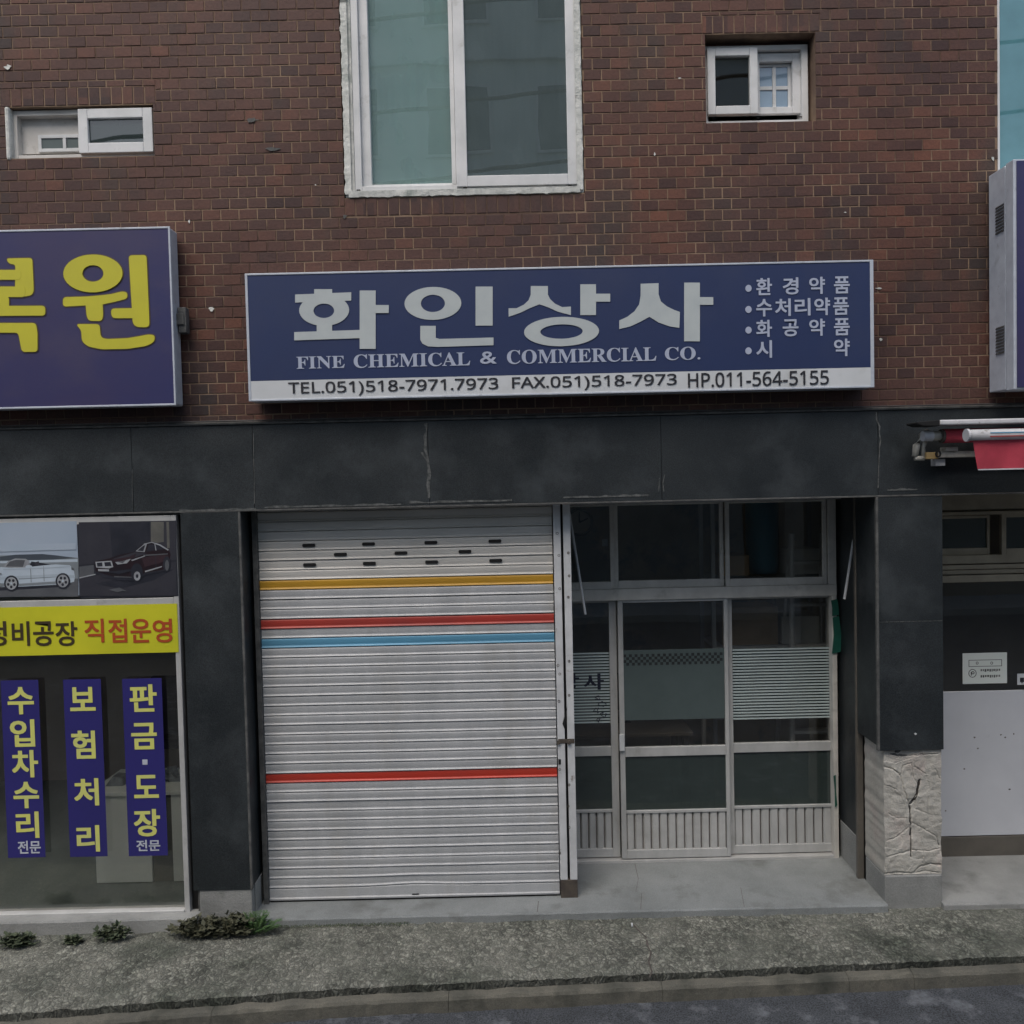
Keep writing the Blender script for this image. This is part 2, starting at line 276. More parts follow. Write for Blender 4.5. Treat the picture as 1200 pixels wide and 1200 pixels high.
M['g_shop'] = glass('shop_glass', tint=(.93, .93, .91), dark=.98, gain=2.8, haze=.022, hazec=(.20, .18, .15))
M['g_lower'] = glass('grey_filmed_glass', tint=(.6, .66, .64), dark=.8, haze=.60, hazec=(.055, .075, .072))
M['g_teal'] = glass('teal_glass', tint=(.75, .90, .88), dark=.95, haze=.42, hazec=(.33, .44, .43), gain=3.6)  # pale diffuse haze puts reflected brightness into the pane colour
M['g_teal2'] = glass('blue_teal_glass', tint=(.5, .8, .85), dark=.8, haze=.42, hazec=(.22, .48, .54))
M['g_dark'] = glass('dusky_glass', tint=(.6, .68, .67), dark=.85, haze=.45, hazec=(.070, .092, .092))
M['g_screen'] = glass('screened_glass', tint=(.6, .68, .67), dark=.85, haze=.48, hazec=(.155, .195, .195), gain=3.2)  # haze colour lightened in place of a brighter reflection
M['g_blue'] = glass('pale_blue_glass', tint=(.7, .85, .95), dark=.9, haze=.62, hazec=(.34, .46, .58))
M['g_opp'] = glass('far_glass', tint=(.3, .35, .35), dark=.5, haze=.5, hazec=(.22, .25, .25))

# ------------------------------------------------------------------ mesh helpers
class MB:
    def __init__(s): s.v, s.f, s.m = [], [], []
    def add(s, vs, fs, mi=0):
        o = len(s.v); s.v += [tuple(v) for v in vs]; s.f += [tuple(o + i for i in f) for f in fs]; s.m += [mi] * len(fs); return s
    def box(s, x0, x1, y0, y1, z0, z1, mi=0):
        return s.add([(x0, y0, z0), (x1, y0, z0), (x1, y1, z0), (x0, y1, z0), (x0, y0, z1), (x1, y0, z1), (x1, y1, z1), (x0, y1, z1)],
                     [(0, 1, 5, 4), (1, 2, 6, 5), (2, 3, 7, 6), (3, 0, 4, 7), (4, 5, 6, 7), (3, 2, 1, 0)], mi)
    def prism(s, pts, y0, y1, mi=0):       # pts (x,z) counter-clockwise seen from the street; y0 front
        n = len(pts)
        a = sum(pts[i][0] * pts[(i + 1) % n][1] - pts[(i + 1) % n][0] * pts[i][1] for i in range(n))
        if a < 0: pts = pts[::-1]
        return s.add([(x, y0, z) for x, z in pts] + [(x, y1, z) for x, z in pts],
                     [tuple(range(n)), tuple(range(2 * n - 1, n - 1, -1))] + [(i, i + n, (i + 1) % n + n, (i + 1) % n) for i in range(n)], mi)
    def ring(s, cx, cz, rx, rz, hx, hz, y0, y1, mi=0, n=40, hcx=None, hcz=None):
        hcx = cx if hcx is None else hcx; hcz = cz if hcz is None else hcz
        O = [(cx + rx * math.cos(2 * math.pi * i / n), cz + rz * math.sin(2 * math.pi * i / n)) for i in range(n)]
        I = [(hcx + hx * math.cos(2 * math.pi * i / n), hcz + hz * math.sin(2 * math.pi * i / n)) for i in range(n)]
        vs = [(x, y0, z) for x, z in O] + [(x, y0, z) for x, z in I] + [(x, y1, z) for x, z in O] + [(x, y1, z) for x, z in I]
        fs = []
        for i in range(n):
            j = (i + 1) % n
            fs += [(i, j, n + j, n + i), (2 * n + i, 2 * n + j, j, i), (n + i, n + j, 3 * n + j, 3 * n + i)]
        return s.add(vs, fs, mi)
    def tube(s, pts, r, n=8, mi=0, cap=True):
        pts = [Vector(p) for p in pts]; rs = r if isinstance(r, (list, tuple)) else [r] * len(pts)
        vs = []; fs = []
        for i, p in enumerate(pts):
            d = (pts[min(i + 1, len(pts) - 1)] - pts[max(i - 1, 0)]).normalized()
            a = d.cross(Vector((0, 0, 1)) if abs(d.z) < .9 else Vector((1, 0, 0))).normalized(); b = d.cross(a)
            vs += [p + (a * math.cos(2 * math.pi * k / n) + b * math.sin(2 * math.pi * k / n)) * rs[i] for k in range(n)]
        for i in range(len(pts) - 1):
            for k in range(n):
                fs.append((i * n + k, (i + 1) * n + k, (i + 1) * n + (k + 1) % n, i * n + (k + 1) % n))
        if cap:
            fs.append(tuple(range(n))); fs.append(tuple((len(pts) - 1) * n + k for k in range(n - 1, -1, -1)))
        return s.add(vs, fs, mi)
    def build(s, name, mats, parent=None, bevel=0, smooth=False, seg=2):
        me = bpy.data.meshes.new(name); off = Vector((0, 0, 0))
        q = parent
        while q is not None: off += q.location; q = q.parent
        me.from_pydata([(v[0] - off.x, v[1] - off.y, v[2] - off.z) for v in s.v], [], s.f)
        mats = mats if isinstance(mats, (list, tuple)) else [mats]
        for k in mats: me.materials.append(M[k] if isinstance(k, str) else k)
        me.polygons.foreach_set('material_index', s.m); me.update()
        if smooth: me.polygons.foreach_set('use_smooth', [True] * len(me.polygons))
        o = bpy.data.objects.new(name, me); col.objects.link(o)
        if parent: o.parent = parent
        if bevel:
            b = o.modifiers.new('bevel', 'BEVEL'); b.width = bevel; b.segments = seg; b.limit_method = 'ANGLE'
        return o
def tag(o, label=None, cat=None, group=None, kind=None):
    if label: o['label'] = label
    if cat: o['category'] = cat
    if group: o['group'] = group
    if kind: o['kind'] = kind
    return o
def empty(name, loc, label=None, cat=None, group=None):
    o = bpy.data.objects.new(name, None); o.location = loc; o.empty_display_size = .2; col.objects.link(o)
    return tag(o, label, cat, group)
def frame_mb(x0, x1, z0, z1, y0, y1, w, wb=None, wt=None, wr=None):   # four rails butted end to end
    wb = w if wb is None else wb; wt = w if wt is None else wt; wr = w if wr is None else wr
    return MB().box(x0, x0 + w, y0, y1, z0, z1).box(x1 - wr, x1, y0, y1, z0, z1).box(x0 + w, x1 - wr, y0, y1, z0, z0 + wb).box(x0 + w, x1 - wr, y0, y1, z1 - wt, z1)
def text(name, body, x0, x1, z0, z1, y, m, parent, bold=0.0, extr=0.0, alignh=None):
    c = bpy.data.curves.new(name, 'FONT'); c.body = body; c.offset = bold; c.resolution_u = 3; c.extrude = 0
    t = bpy.data.objects.new(name, c); col.objects.link(t)
    dg = bpy.context.evaluated_depsgraph_get(); dg.update()
    me = bpy.data.meshes.new_from_object(t.evaluated_get(dg)); col.objects.unlink(t); bpy.data.objects.remove(t)
    vs = [v.co.copy() for v in me.vertices]
    ax, bx = min(v.x for v in vs), max(v.x for v in vs); az, bz = min(v.y for v in vs), max(v.y for v in vs)
    if alignh is not None: az, bz = alignh
    fs = [tuple(p.vertices) for p in me.polygons]; bpy.data.meshes.remove(me)
    mb = MB(); mb.add([(x0 + (v.x - ax) / (bx - ax) * (x1 - x0), y, z0 + (v.y - az) / (bz - az) * (z1 - z0)) for v in vs], fs)
    return mb.build(name, m, parent)
def serif(s): return ''.join(chr(0x1D400 + ord(c) - 65) if 'A' <= c <= 'Z' else c for c in s)
def sans(s): return ''.join(chr(0x1D5A0 + ord(c) - 65) if 'A' <= c <= 'Z' else chr(0x1D7E2 + ord(c) - 48) if c.isdigit() else c for c in s)

# ================================================================== the setting: ground
GZ = -.140                                   # road level
def kerb_y(x): return -.74 + (x + 1) * (.0405 if x > -1 else .088)
mb = MB()
mb.add([(-200, -200, -.22), (200, -200, -.22), (200, 200, -.22), (-200, 200, -.22)], [(0, 1, 2, 3)])
tag(mb.build('ground', 'ground'), kind='structure')
# road, gently displaced near the kerb
def grid(x0, x1, nx, ys, zf):
    m = MB(); vs = []; ny = len(ys(x0)); fs = []
    for i in range(nx + 1):
        x = x0 + (x1 - x0) * i / nx
        for y in ys(x): vs.append((x, y, zf(x, y)))
    for i in range(nx):
        for j in range(ny - 1): fs.append((i * ny + j, (i + 1) * ny + j, (i + 1) * ny + j + 1, i * ny + j + 1))
    m.add(vs, fs); return m
def road_z(x, y):
    return GZ + .006 * noise.noise(Vector((x * 3, y * 3, 0))) + .004 * noise.noise(Vector((x * 22, y * 22, 3)))
mb = grid(-7, 7, 560, lambda x: [-2.2 + (kerb_y(x) + .1 + 2.2) * j / 70 for j in range(71)], road_z)
tag(mb.build('road', 'asphalt', smooth=True), kind='structure')
tag(MB().add([(-60, -11, GZ - .012), (60, -11, GZ - .012), (60, -.4, GZ - .012), (-60, -.4, GZ - .012)], [(0, 1, 2, 3)]).build('road_far', 'asphalt'), kind='structure')
# kerb of cast stones
kerb = empty('kerb', (0, kerb_y(0), GZ)); tag(kerb, kind='structure')
joints = [-6.4, -5.2, -4.05, -2.95, -1.75, -.42, .82, 1.92, 2.31, 3.4, 4.6, 5.9]
for a, b in zip(joints, joints[1:]):
    n = 40; vs = []; fs = []
    for i in range(n + 1):
        x = a + .0012 + (b - a - .0024) * i / n; ky = kerb_y(x) - .072
        j = .009 * noise.noise(Vector((x * 9, 0, 1))) + .004 * noise.noise(Vector((x * 31, 0, 1))); k = .010 * noise.noise(Vector((x * 8, 4, 2))) - .004 * (i in (0, n))
        vs += [(x, ky - .012, GZ - .03), (x, ky - .006 + j, -.072), (x, ky + .004 + j, -.058 + k), (x, ky + .014 + j, -.052 + k), (x, ky + .052, -.050 + k), (x, ky + .052, GZ - .03)]
    for i in range(n):
        for j in range(5): fs.append((i * 6 + j, (i + 1) * 6 + j, (i + 1) * 6 + j + 1, i * 6 + j + 1))
    fs += [(0, 1, 2, 3, 4, 5), tuple(n * 6 + q for q in (5, 4, 3, 2, 1, 0))]
    MB().add(vs, fs).build('kerb_stone', 'kerb', kerb)
# pebbly pavement strip, real relief
def pave_z(x, y):
    v = Vector((x, y, 0))
    edge = (y - kerb_y(x)) / .65
    rough = .35 + .65 * max(0, min(1, 1.6 * noise.noise(v * 1.1 + Vector((3, 1, 0))) + .6))
    if x > 2.3: rough *= max(.25, 1 - (x - 2.3) * .9)
    d = noise.voronoi(Vector((x * 42, y * 30, 0)))[0]
    peb = (d[1] - d[0])
    z = -.004 - .008 * (1 - edge) ** 2 + rough * (.007 * min(peb, .6) + .010 * noise.fractal(v * 16, 1.0, 2.1, 4)) + .008 * noise.noise(v * 3)
    if edge < .1: z -= .008 * (1 - edge / .1) ** 1.5 + .008 * abs(noise.noise(Vector((x * 9, 1, 1))))
    return z
mb = grid(-5.2, 5.2, 1150, lambda x: [kerb_y(x) + .006 * noise.noise(Vector((x * 8, 2, 2))) + (.02 - kerb_y(x)) * j / 84 for j in range(85)], pave_z)
vs = []; 
for i in range(1151):
    x = -5.2 + 10.4 * i / 1150; y = kerb_y(x) + .006 * noise.noise(Vector((x * 8, 2, 2))); vs += [(x, y, pave_z(x, y)), (x, y + .004, -.035), (x, y + .02, -.17)]
mb.add(vs, [q for i in range(1150) for q in ((3 * i + 1, 3 * i + 4, 3 * i + 3, 3 * i), (3 * i + 2, 3 * i + 5, 3 * i + 4, 3 * i + 1))])
tag(mb.build('pavement', 'pave', smooth=True), kind='structure')
tag(MB().box(-30, -5.2, -.62, .1, GZ - .05, -.01).box(5.2, 30, -.5, .1, GZ - .05, -.01).build('pavement_far', 'pave'), kind='structure')
# crack across the pavement and a cigarette butt
def gpt(px, py, z=0): return G(px, py, z)
mb = MB(); prev = None
path = [(742, 1084), (750, 1092), (757, 1098), (759, 1108), (763, 1116), (760, 1125), (764, 1136), (761, 1141)]
pts = [gpt(*p) for p in path]
for i in range(len(pts) - 1):
    a, b = pts[i], pts[i + 1]; w = .004 + .003 * random.random()
    mb.add([(a.x - w, a.y, pave_z(a.x, a.y) + .004), (a.x + w, a.y, pave_z(a.x, a.y) + .004), (b.x + w, b.y, pave_z(b.x, b.y) + .004), (b.x - w, b.y, pave_z(b.x, b.y) + .004)], [(0, 1, 2, 3)])
pv = bpy.data.objects['pavement']; mb.build('crack', 'crack', pv)
g = gpt(741, 1084, .012); o = MB().tube([(g.x - .003, g.y - .012, .012), (g.x, g.y + .016, .014)], .0055, 8).build('cigarette_butt', 'white_paint')
tag(o, 'tiny white cigarette butt lying on the pavement below the glass doors', 'cigarette butt')

# ================================================================== the building
B = empty('brick_building', (0, 0, 0), 'dark red brick tiled building with black granite shopfronts on its ground floor', 'building')
XL, XR, ZT = -6.2, 6.2, 8.2
YB, YS, YL = -.03, .165, .67                # beam and pillar face, shutter, glass doors
BEAM_T = PZ(600, 491, YB); BEAM_B = PZ(600, 590, YB)

# openings in the brick wall (x0, x1, z0, z1)
big = (*RC(398, -600, 684, 229, 0)[:2], PZ(541, 229, 0), ZC + 4.35)
big = (PX(400, 110, 0), PX(683, 110, 0), PZ(541, 229, 0), 7.55)
sml = (PX(10, 150, 0), PX(180, 150, 0), PZ(95, 184, 0), PZ(95, 124, 0))
smr = (PX(827, 90, 0), PX(956, 90, 0), PZ(890, 143, 0), PZ(890, 39, 0))
cor = (PX(1169, 100, 0), 5.6, PZ(1180, 235, 0), 7.9)
holes = [big, sml, smr, cor]
def cells(x0, x1, z0, z1, hs):
    xs = sorted({x0, x1, *[h[i] for h in hs for i in (0, 1) if x0 < h[i] < x1]}); zs = sorted({z0, z1, *[h[i] for h in hs for i in (2, 3) if z0 < h[i] < z1]})
    for a, b in zip(xs, xs[1:]):
        for c, d in zip(zs, zs[1:]):
            mx, mz = (a + b) / 2, (c + d) / 2
            if not any(h[0] < mx < h[1] and h[2] < mz < h[3] for h in hs): yield a, b, c, d
REV = .16
mb = MB()
for a, b, c, d in cells(XL, XR, BEAM_T - .05, ZT, holes):
    mb.add([(a, .0032, c), (b, .0032, c), (b, .0032, d), (a, .0032, d)], [(0, 1, 2, 3)])
    mb.add([(a, .30, c), (b, .30, c), (b, .30, d), (a, .30, d)], [(3, 2, 1, 0)])
for h in holes:
    x0, x1, z0, z1 = h
    mb.add([(x0, 0.0032, z0), (x0, .30, z0), (x0, .30, z1), (x0, 0.0032, z1)], [(0, 1, 2, 3)])
    mb.add([(x1, 0.0032, z0), (x1, .30, z0), (x1, .30, z1), (x1, 0.0032, z1)], [(3, 2, 1, 0)])
    mb.add([(x0, 0.0032, z0), (x1, 0.0032, z0), (x1, .30, z0), (x0, .30, z0)], [(0, 1, 2, 3)])
    mb.add([(x0, 0.0032, z1), (x1, 0.0032, z1), (x1, .30, z1), (x0, .30, z1)], [(3, 2, 1, 0)])
wall = mb.build('brick_wall', 'mortar', B)

# bricks: running bond, soldier courses at the windows
JO = .0078
soldiers = [(sml[0] - .05, sml[1] + .02, sml[3] + .004, 2), (smr[0] - .02, smr[1] + .03, smr[3] + .004, 1), (big[0], big[1], big[2] - .118, 0)]
cuts = list(holes) + [(s[0], s[1], s[2], s[2] + PITX - .002) for s in soldiers]
def clip(rc, hs):
    out = [rc]
    for h in hs:
        nx = []
        for r in out:
            x0, x1, z0, z1 = r
            if x1 <= h[0] or x0 >= h[1] or z1 <= h[2] or z0 >= h[3]: nx.append(r); continue
            if x0 < h[0] - .012: nx.append((x0, h[0], z0, z1))
            if x1 > h[1] + .012: nx.append((h[1], x1, z0, z1))
            a, b = max(x0, h[0]), min(x1, h[1])
            if z0 < h[2] - .012: nx.append((a, b, z0, h[2]))
            if z1 > h[3] + .012: nx.append((a, b, h[3], z1))
        out = nx
    return out
bricks = []
row = 0
while BZ0 + row * PITZ < ZT - .02:
    z = BZ0 + row * PITZ; sh = .5 * (row % 2)
    k = math.floor(XL / PITX)
    while (k + sh) * PITX < XR:
        x = (k + sh) * PITX
        for r in clip((x + JO / 2, x + PITX - JO / 2, z + JO / 2, z + PITZ - JO / 2), cuts):
            if r[1] - r[0] > .012 and r[3] - r[2] > .010 and r[0] > XL and r[1] < XR: bricks.append((r, 0))
        k += 1
    row += 1
for x0, x1, z0, _ in soldiers:
    n = round((x1 - x0) / PITZ); w = (x1 - x0) / n
    for i in range(n): bricks.append(((x0 + i * w + JO / 2, x0 + (i + 1) * w - JO / 2, z0 + .003, z0 + PITX - JO), 1))
hide = [RC(287, 312, 1024, 463, 0), RC(-400, 266, 208, 478, 0), (3.1, 9, RC(1160, 195, 1300, 460, 0)[2], RC(1160, 195, 1300, 460, 0)[3])]
fx0, fx1, fz1 = PX(2, 300, 0), PX(1198, 300, 0), PZ(600, 2, 0)
def shown(r):
    cx, cz = (r[0] + r[1]) / 2, (r[2] + r[3]) / 2
    return fx0 < cx < fx1 and cz < fz1 and not any(h[0] < cx < h[1] and h[2] < cz < h[3] for h in hide)
full = [b for b in bricks if b[1] == 0 and abs(b[0][1] - b[0][0] - (PITX - JO)) < 1e-4 and abs(b[0][3] - b[0][2] - (PITZ - JO)) < 1e-4 and shown(b[0])]
full.sort(key=lambda b: ((b[0][0] + b[0][1]) / 2) ** 2 + ((b[0][2] + b[0][3]) / 2 - ZC) ** 2)
near = {id(b) for b in full[:299]}
def brick_geo(x0, x1, z0, z1, y, ins, jit):
    c = .0016; jx = [jit() for _ in range(8)]
    f = [(x0 + c + jx[0], y, z0 + c + jx[1]), (x1 - c + jx[2], y, z0 + c + jx[3]), (x1 - c + jx[4], y, z1 - c + jx[5]), (x0 + c + jx[6], y, z1 - c + jx[7])]
    m_ = [(x0, y + c, z0), (x1, y + c, z0), (x1, y + c, z1), (x0, y + c, z1)]
    k = [(x0, ins, z0), (x1, ins, z0), (x1, ins, z1), (x0, ins, z1)]
    fs = [(0, 1, 2, 3)]
    for i in range(4):
        j = (i + 1) % 4; fs += [(4 + i, 4 + j, j, i), (8 + i, 8 + j, 4 + j, 4 + i)]
    return f + m_ + k, fs
jit = lambda: random.uniform(-.0011, .0011)
variants = []
for _ in range(10):
    vs, fs = brick_geo(-(PITX - JO) / 2, (PITX - JO) / 2, -(PITZ - JO) / 2, (PITZ - JO) / 2, 0, .0031, jit)
    me = bpy.data.meshes.new('brick'); me.from_pydata(vs, [], fs); me.materials.append(M['brick']); me.update(); variants.append(me)
stuff = MB(); stuff_v = MB()
for b in bricks:
    x0, x1, z0, z1 = b[0]; dy = random.uniform(-.0012, .0010)
    if id(b) in near:
        o = bpy.data.objects.new('brick', random.choice(variants)); o.location = ((x0 + x1) / 2, dy, (z0 + z1) / 2)
        o.rotation_euler = (random.uniform(-.010, .010), random.uniform(-.006, .006), random.uniform(-.006, .006))
        col.objects.link(o); o.parent = wall
    else:
        vs, fs = brick_geo(x0, x1, z0, z1, dy, .0031, jit); stuff.add(vs, fs, b[1])
tag(stuff.build('bricks', ['brick', 'brick_v'], wall), kind='stuff')
# chips of mortar and paint on the wall
mb = MB()
def blot(mb, cx, cz, rx, rz, y, n=11, mi=0, sd=0):
    rr = random.Random(sd); pts = [(cx + rx * math.cos(2 * math.pi * i / n) * rr.uniform(.45, 1.25), cz + rz * math.sin(2 * math.pi * i / n) * rr.uniform(.45, 1.25)) for i in range(n)]
    mb.prism(pts, y, y + .0015, mi)
for i, (px, py, rx, rz) in enumerate([(248, 362, .018, .016), (10, 79, .026, .016), (296, 141, .040, .016), (1030, 338, .022, .006), (1032, 398, .014, .010), (222, 260, .006, .012), (767, 181, .006, .012), (796, 92, .014, .005), (1163, 186, .012, .016), (990, 249, .010, .004), (370, 217, .005, .005), (404, 254, .016, .012), (320, 175, .06, .012)]):
    p = P(px, py, 0); mb2 = MB(); blot(mb2, p.x, p.z, rx, rz, -.006, sd=i); mb.v and None
    mb2.build('paint_chip', 'plaster' if i not in (2, 11, 12) else 'granite_edge', B)

# fascia beam clad in granite slabs
bx = [XL, PX(-140, 550, YB), PX(155, 550, YB), PX(297, 550, YB), PX(502, 535, YB), PX(775, 535, YB), PX(1029, 530, YB), PX(1360, 530, YB), XR]
fascia = MB().box(XL, XR, YB + .022, .28, BEAM_B + .004, BEAM_T - .004).build('fascia', 'granite_edge', B)
for i, (a, b) in enumerate(zip(bx, bx[1:])):
    g_ = .0012
    MB().box(a + g_, b - g_, YB + random.uniform(-.0015, .001), YB + .0215, BEAM_B, BEAM_T).build('granite_slab', 'granite', fascia, bevel=.0015)
MB().box(XL, XR, YB - .012, .006, BEAM_T + .003, BEAM_T + .022).build('ledge', 'granite_edge', fascia, bevel=.004)
MB().box(XL, XR, YB - .003, YB + .02, BEAM_B - .012, BEAM_B - .001).build('drip_edge', 'granite_edge', fascia, bevel=.002)
# lime smears at joints
def streak(pts, w, y, parent, name='lime_smear', m='smear', sd=1):
    rr = random.Random(sd); L_, R_ = [], []
    for (px, py) in pts:
        p = P(px, py, y); L_.append((p.x - w * rr.uniform(.25, 1.2), p.z)); R_.append((p.x + w * rr.uniform(.25, 1.2), p.z))
    mb = MB()
    for i in range(len(pts) - 1):
        a, b, c, d = L_[i], R_[i], R_[i + 1], L_[i + 1]
        mb.add([(a[0], y, a[1]), (b[0], y, b[1]), (c[0], y, c[1]), (d[0], y, d[1])], [(3, 2, 1, 0)])
    return mb.build(name, m, parent)
YM = YB - .0035
streak([(499, 496), (500, 504), (498, 512), (499, 518), (498, 526), (501, 534), (502, 544), (503, 556), (502, 568), (503, 584)], .011, YM, fascia, sd=2)
streak([(494, 530), (497, 534), (500, 540)], .010, YM, fascia, sd=12)
streak([(297, 508), (297, 530), (298, 560), (298, 590)], .0035, YM, fascia, sd=3)
streak([(155, 550), (155, 570), (155, 592)], .003, YM, fascia, sd=4)
streak([(1027, 483), (1027, 492), (1031, 500), (1030, 506), (1032, 516), (1031, 524), (1030, 545), (1029, 572)], .005, YM, fascia, sd=5)
streak([(773, 560), (772, 576)], .004, YM, fascia, sd=6); streak([(779, 556), (777, 566), (778, 576)], .005, YM, fascia, sd=7)
for i, (a, b, yy) in enumerate([(210, 300, 598), (310, 470, 593), (480, 600, 588), (660, 760, 582), (1040, 1075, 574)]):
    z = PZ((a + b) / 2, yy, YM); mb = MB(); n = 14; rr = random.Random(i)
    x0, x1 = PX(a, yy, YM), PX(b, yy, YM)
    top = [z + rr.uniform(.002, .014) for _ in range(n + 1)]
    for k in range(n):
        xa, xb = x0 + (x1 - x0) * k / n, x0 + (x1 - x0) * (k + 1) / n
        mb.add([(xa, YM, z - .004), (xb, YM, z - .004), (xb, YM, top[k + 1]), (xa, YM, top[k])], [(0, 1, 2, 3)])
    mb.build('lime_smear', 'smear', fascia)

# left pillar
LP0, LP1 = PX(219, 820, YB), PX(288, 820, YB)
LPB = PZ(258, 1043, YB); LPD = YS + .10
pl = MB().box(LP0 + .02, LP1 - .02, YB + .02, LPD, 0, BEAM_B - .012).build('pillar', 'granite_edge', B)
MB().box(LP0, LP1, YB - .001, YB + .019, LPB, BEAM_B - .013).build('granite_slab', 'granite', pl, bevel=.0015)
MB().box(LP1 - .0195, LP1 + .002, YB + .022, LPD, LPB + .015, BEAM_B - .013).build('granite_slab', 'granite', pl, bevel=.001)
MB().box(LP1 - .010, LP1 + .005, YB - .003, YB + .020, LPB, BEAM_B - .013).build('corner_bead', 'granite_edge', pl, bevel=.002)
MB().box(LP0 + .035, LP1 - .004, YB + .006, LPD - .02, -.03, LPB - .001).build('base_block', 'concrete', pl, bevel=.006)
MB().box(LP1 - .003, LP1 + .005, YB + .06, LPD - .02, .03, LPB + .01).build('side_skirting', 'concrete', pl, bevel=.003)
# right pillar
RP0, RP1 = PX(1028, 730, YB), PX(1105, 730, YB)
RPB = PZ(1070, 879, YB); RJ = PZ(1070, 728, YB); RPM = PZ(1070, 1026, YB)
pr = MB().box(RP0 + .065, RP1 - .02, YB + .03, .85, 0, BEAM_B - .012).build('pillar', 'granite_edge', B)
MB().box(RP0, RP1, YB, YB + .02, RJ + .002, BEAM_B - .013).build('granite_slab', 'granite', pr, bevel=.0015)
MB().box(RP0, RP1, YB - .001, YB + .02, RPB, RJ - .002).build('granite_slab', 'granite', pr, bevel=.0015)
streak([(1034, 729), (1034, 728)], .001, YM, pr)
z = RJ; mb = MB(); rr = random.Random(4)
for k in range(12):
    xa = RP0 + (RP1 - RP0) * (k + .1) / 12; xb = RP0 + (RP1 - RP0) * (k + .9) / 12
    mb.add([(xa, YM, z - rr.uniform(.002, .004)), (xb, YM, z - .003), (xb, YM, z + rr.uniform(0, .003)), (xa, YM, z + .002)], [(0, 1, 2, 3)])
mb.build('lime_smear', 'smear', pr)
MB().box(RP0 + .0005, RP0 + .022, YB + .022, .30, RPB + .03, BEAM_B - .013).build('granite_slab', 'granite', pr, bevel=.001)
MB().box(RP0 - .004, RP0 + .012, YB - .003, YB + .021, RPB, BEAM_B - .013).build('corner_bead', 'granite_edge', pr, bevel=.002)
# the deeper reveal of the doorway: granite return, frame strip, skirting
RX = RP0 + .02
MB().box(RX, RX + .02, .335, YL + .01, .32, BEAM_B - .013).build('granite_slab', 'granite', pr, bevel=.001)
MB().box(RX - .025, RX + .02, .302, .333, .03, BEAM_B - .013).build('jamb_strip', 'beige_dark', pr, bevel=.003)
MB().box(RX - .004, RX + .018, .338, YL, .03, .318).build('side_skirting', 'concrete', pr, bevel=.003)
# broken cream core with relief: displaced front and left faces
cx0, cx1 = PX(1036, 950, YB + .02), PX(1103, 950, YB + .02)
s_ = lambda x, y: (980 + x / 3.636, 780 + y / 3.636)
CRACKS = [([(200, 430), (240, 440), (275, 470)], .9), ([(275, 470), (285, 430), (320, 415), (330, 480), (350, 510)], .5), ([(275, 470), (290, 540), (310, 590), (318, 650)], .8),
        ([(355, 490), (345, 545), (318, 590)], 1.8), ([(316, 600), (318, 700), (318, 815)], 1.0), ([(215, 745), (260, 730), (300, 700), (325, 670)], .6), ([(325, 670), (380, 700), (430, 730), (440, 770)], .6),
        ([(215, 815), (260, 800), (330, 785), (400, 790), (440, 780)], .6), ([(205, 888), (260, 880), (330, 885), (350, 860), (400, 845), (440, 850)], 1.0), ([(330, 885), (380, 875), (440, 882)], .7),
        ([(230, 380), (300, 385), (350, 380), (430, 375)], .8), ([(335, 430), (380, 460), (345, 440)], .6), ([(420, 440), (440, 480)], .5), ([(220, 510), (260, 530)], .4), ([(335, 540), (335, 610), (390, 630), (390, 560)], .4), ([(220, 630), (260, 650), (300, 650)], .4)]
SEGS = []
for pts, w in CRACKS:
    q = [P(*s_(*p), YB + .02) for p in pts]; q = [(p.x, p.z) for p in q]
    for a, b in zip(q, q[1:]): SEGS.append((a[0], a[1], b[0] - a[0], b[1] - a[1], w))
def core_y(x, z):
    v = Vector((x * 5, z * 5, 1.7)); wx = x + .006 * noise.noise(Vector((x * 40, z * 40, 2))); wz = z + .006 * noise.noise(Vector((x * 40, z * 40, 8)))
    y = YB + .020 + .012 * noise.noise(v * 1.6) + .004 * noise.noise(v * 6) + .0015 * noise.noise(v * 24)
    g_ = 0
    for ax, az, dx, dz, w in SEGS:
        t = max(0, min(1, ((wx - ax) * dx + (wz - az) * dz) / (dx * dx + dz * dz + 1e-9)))
        d = math.hypot(wx - ax - t * dx, wz - az - t * dz)
        if d < .03: g_ = max(g_, w * math.exp(-(d / (.0045 * (.6 + .5 * w))) ** 2))
    c = noise.voronoi(Vector((x * 7, 3, z * 6)))[1][0]
    return y + .011 * g_ + .002 * noise.cell(c * 9)
def relief(x0, x1, z0, z1, yb, f, nx=84, nz=170, left=True):
    mb = MB(); vs = []; fs = []
    for i in range(nx + 1):
        for j in range(nz + 1):
            x = x0 + (x1 - x0) * i / nx; z = z0 + (z1 - z0) * j / nz
            if i in (0, nx): x += .006 * noise.noise(Vector((z * 18, i, 3)))
            vs.append((x, f(x, z), z))
    for i in range(nx):
        for j in range(nz):
            a = i * (nz + 1) + j; fs.append((a, a + nz + 1, a + nz + 2, a + 1))
    mb.add(vs, fs)
    for i in (0, nx):
        o = len(mb.v); q = [vs[i * (nz + 1) + j] for j in range(nz + 1)]
        mb.add(q + [(v[0], yb, v[2]) for v in q], [((j, j + 1, nz + 2 + j, nz + 1 + j) if i else (j + 1, j, nz + 1 + j, nz + 2 + j)) for j in range(nz)])
    return mb
core = relief(cx0, cx1, RPM, RPB - .002, .29, core_y).build('broken_render', 'marble', pr, smooth=False)
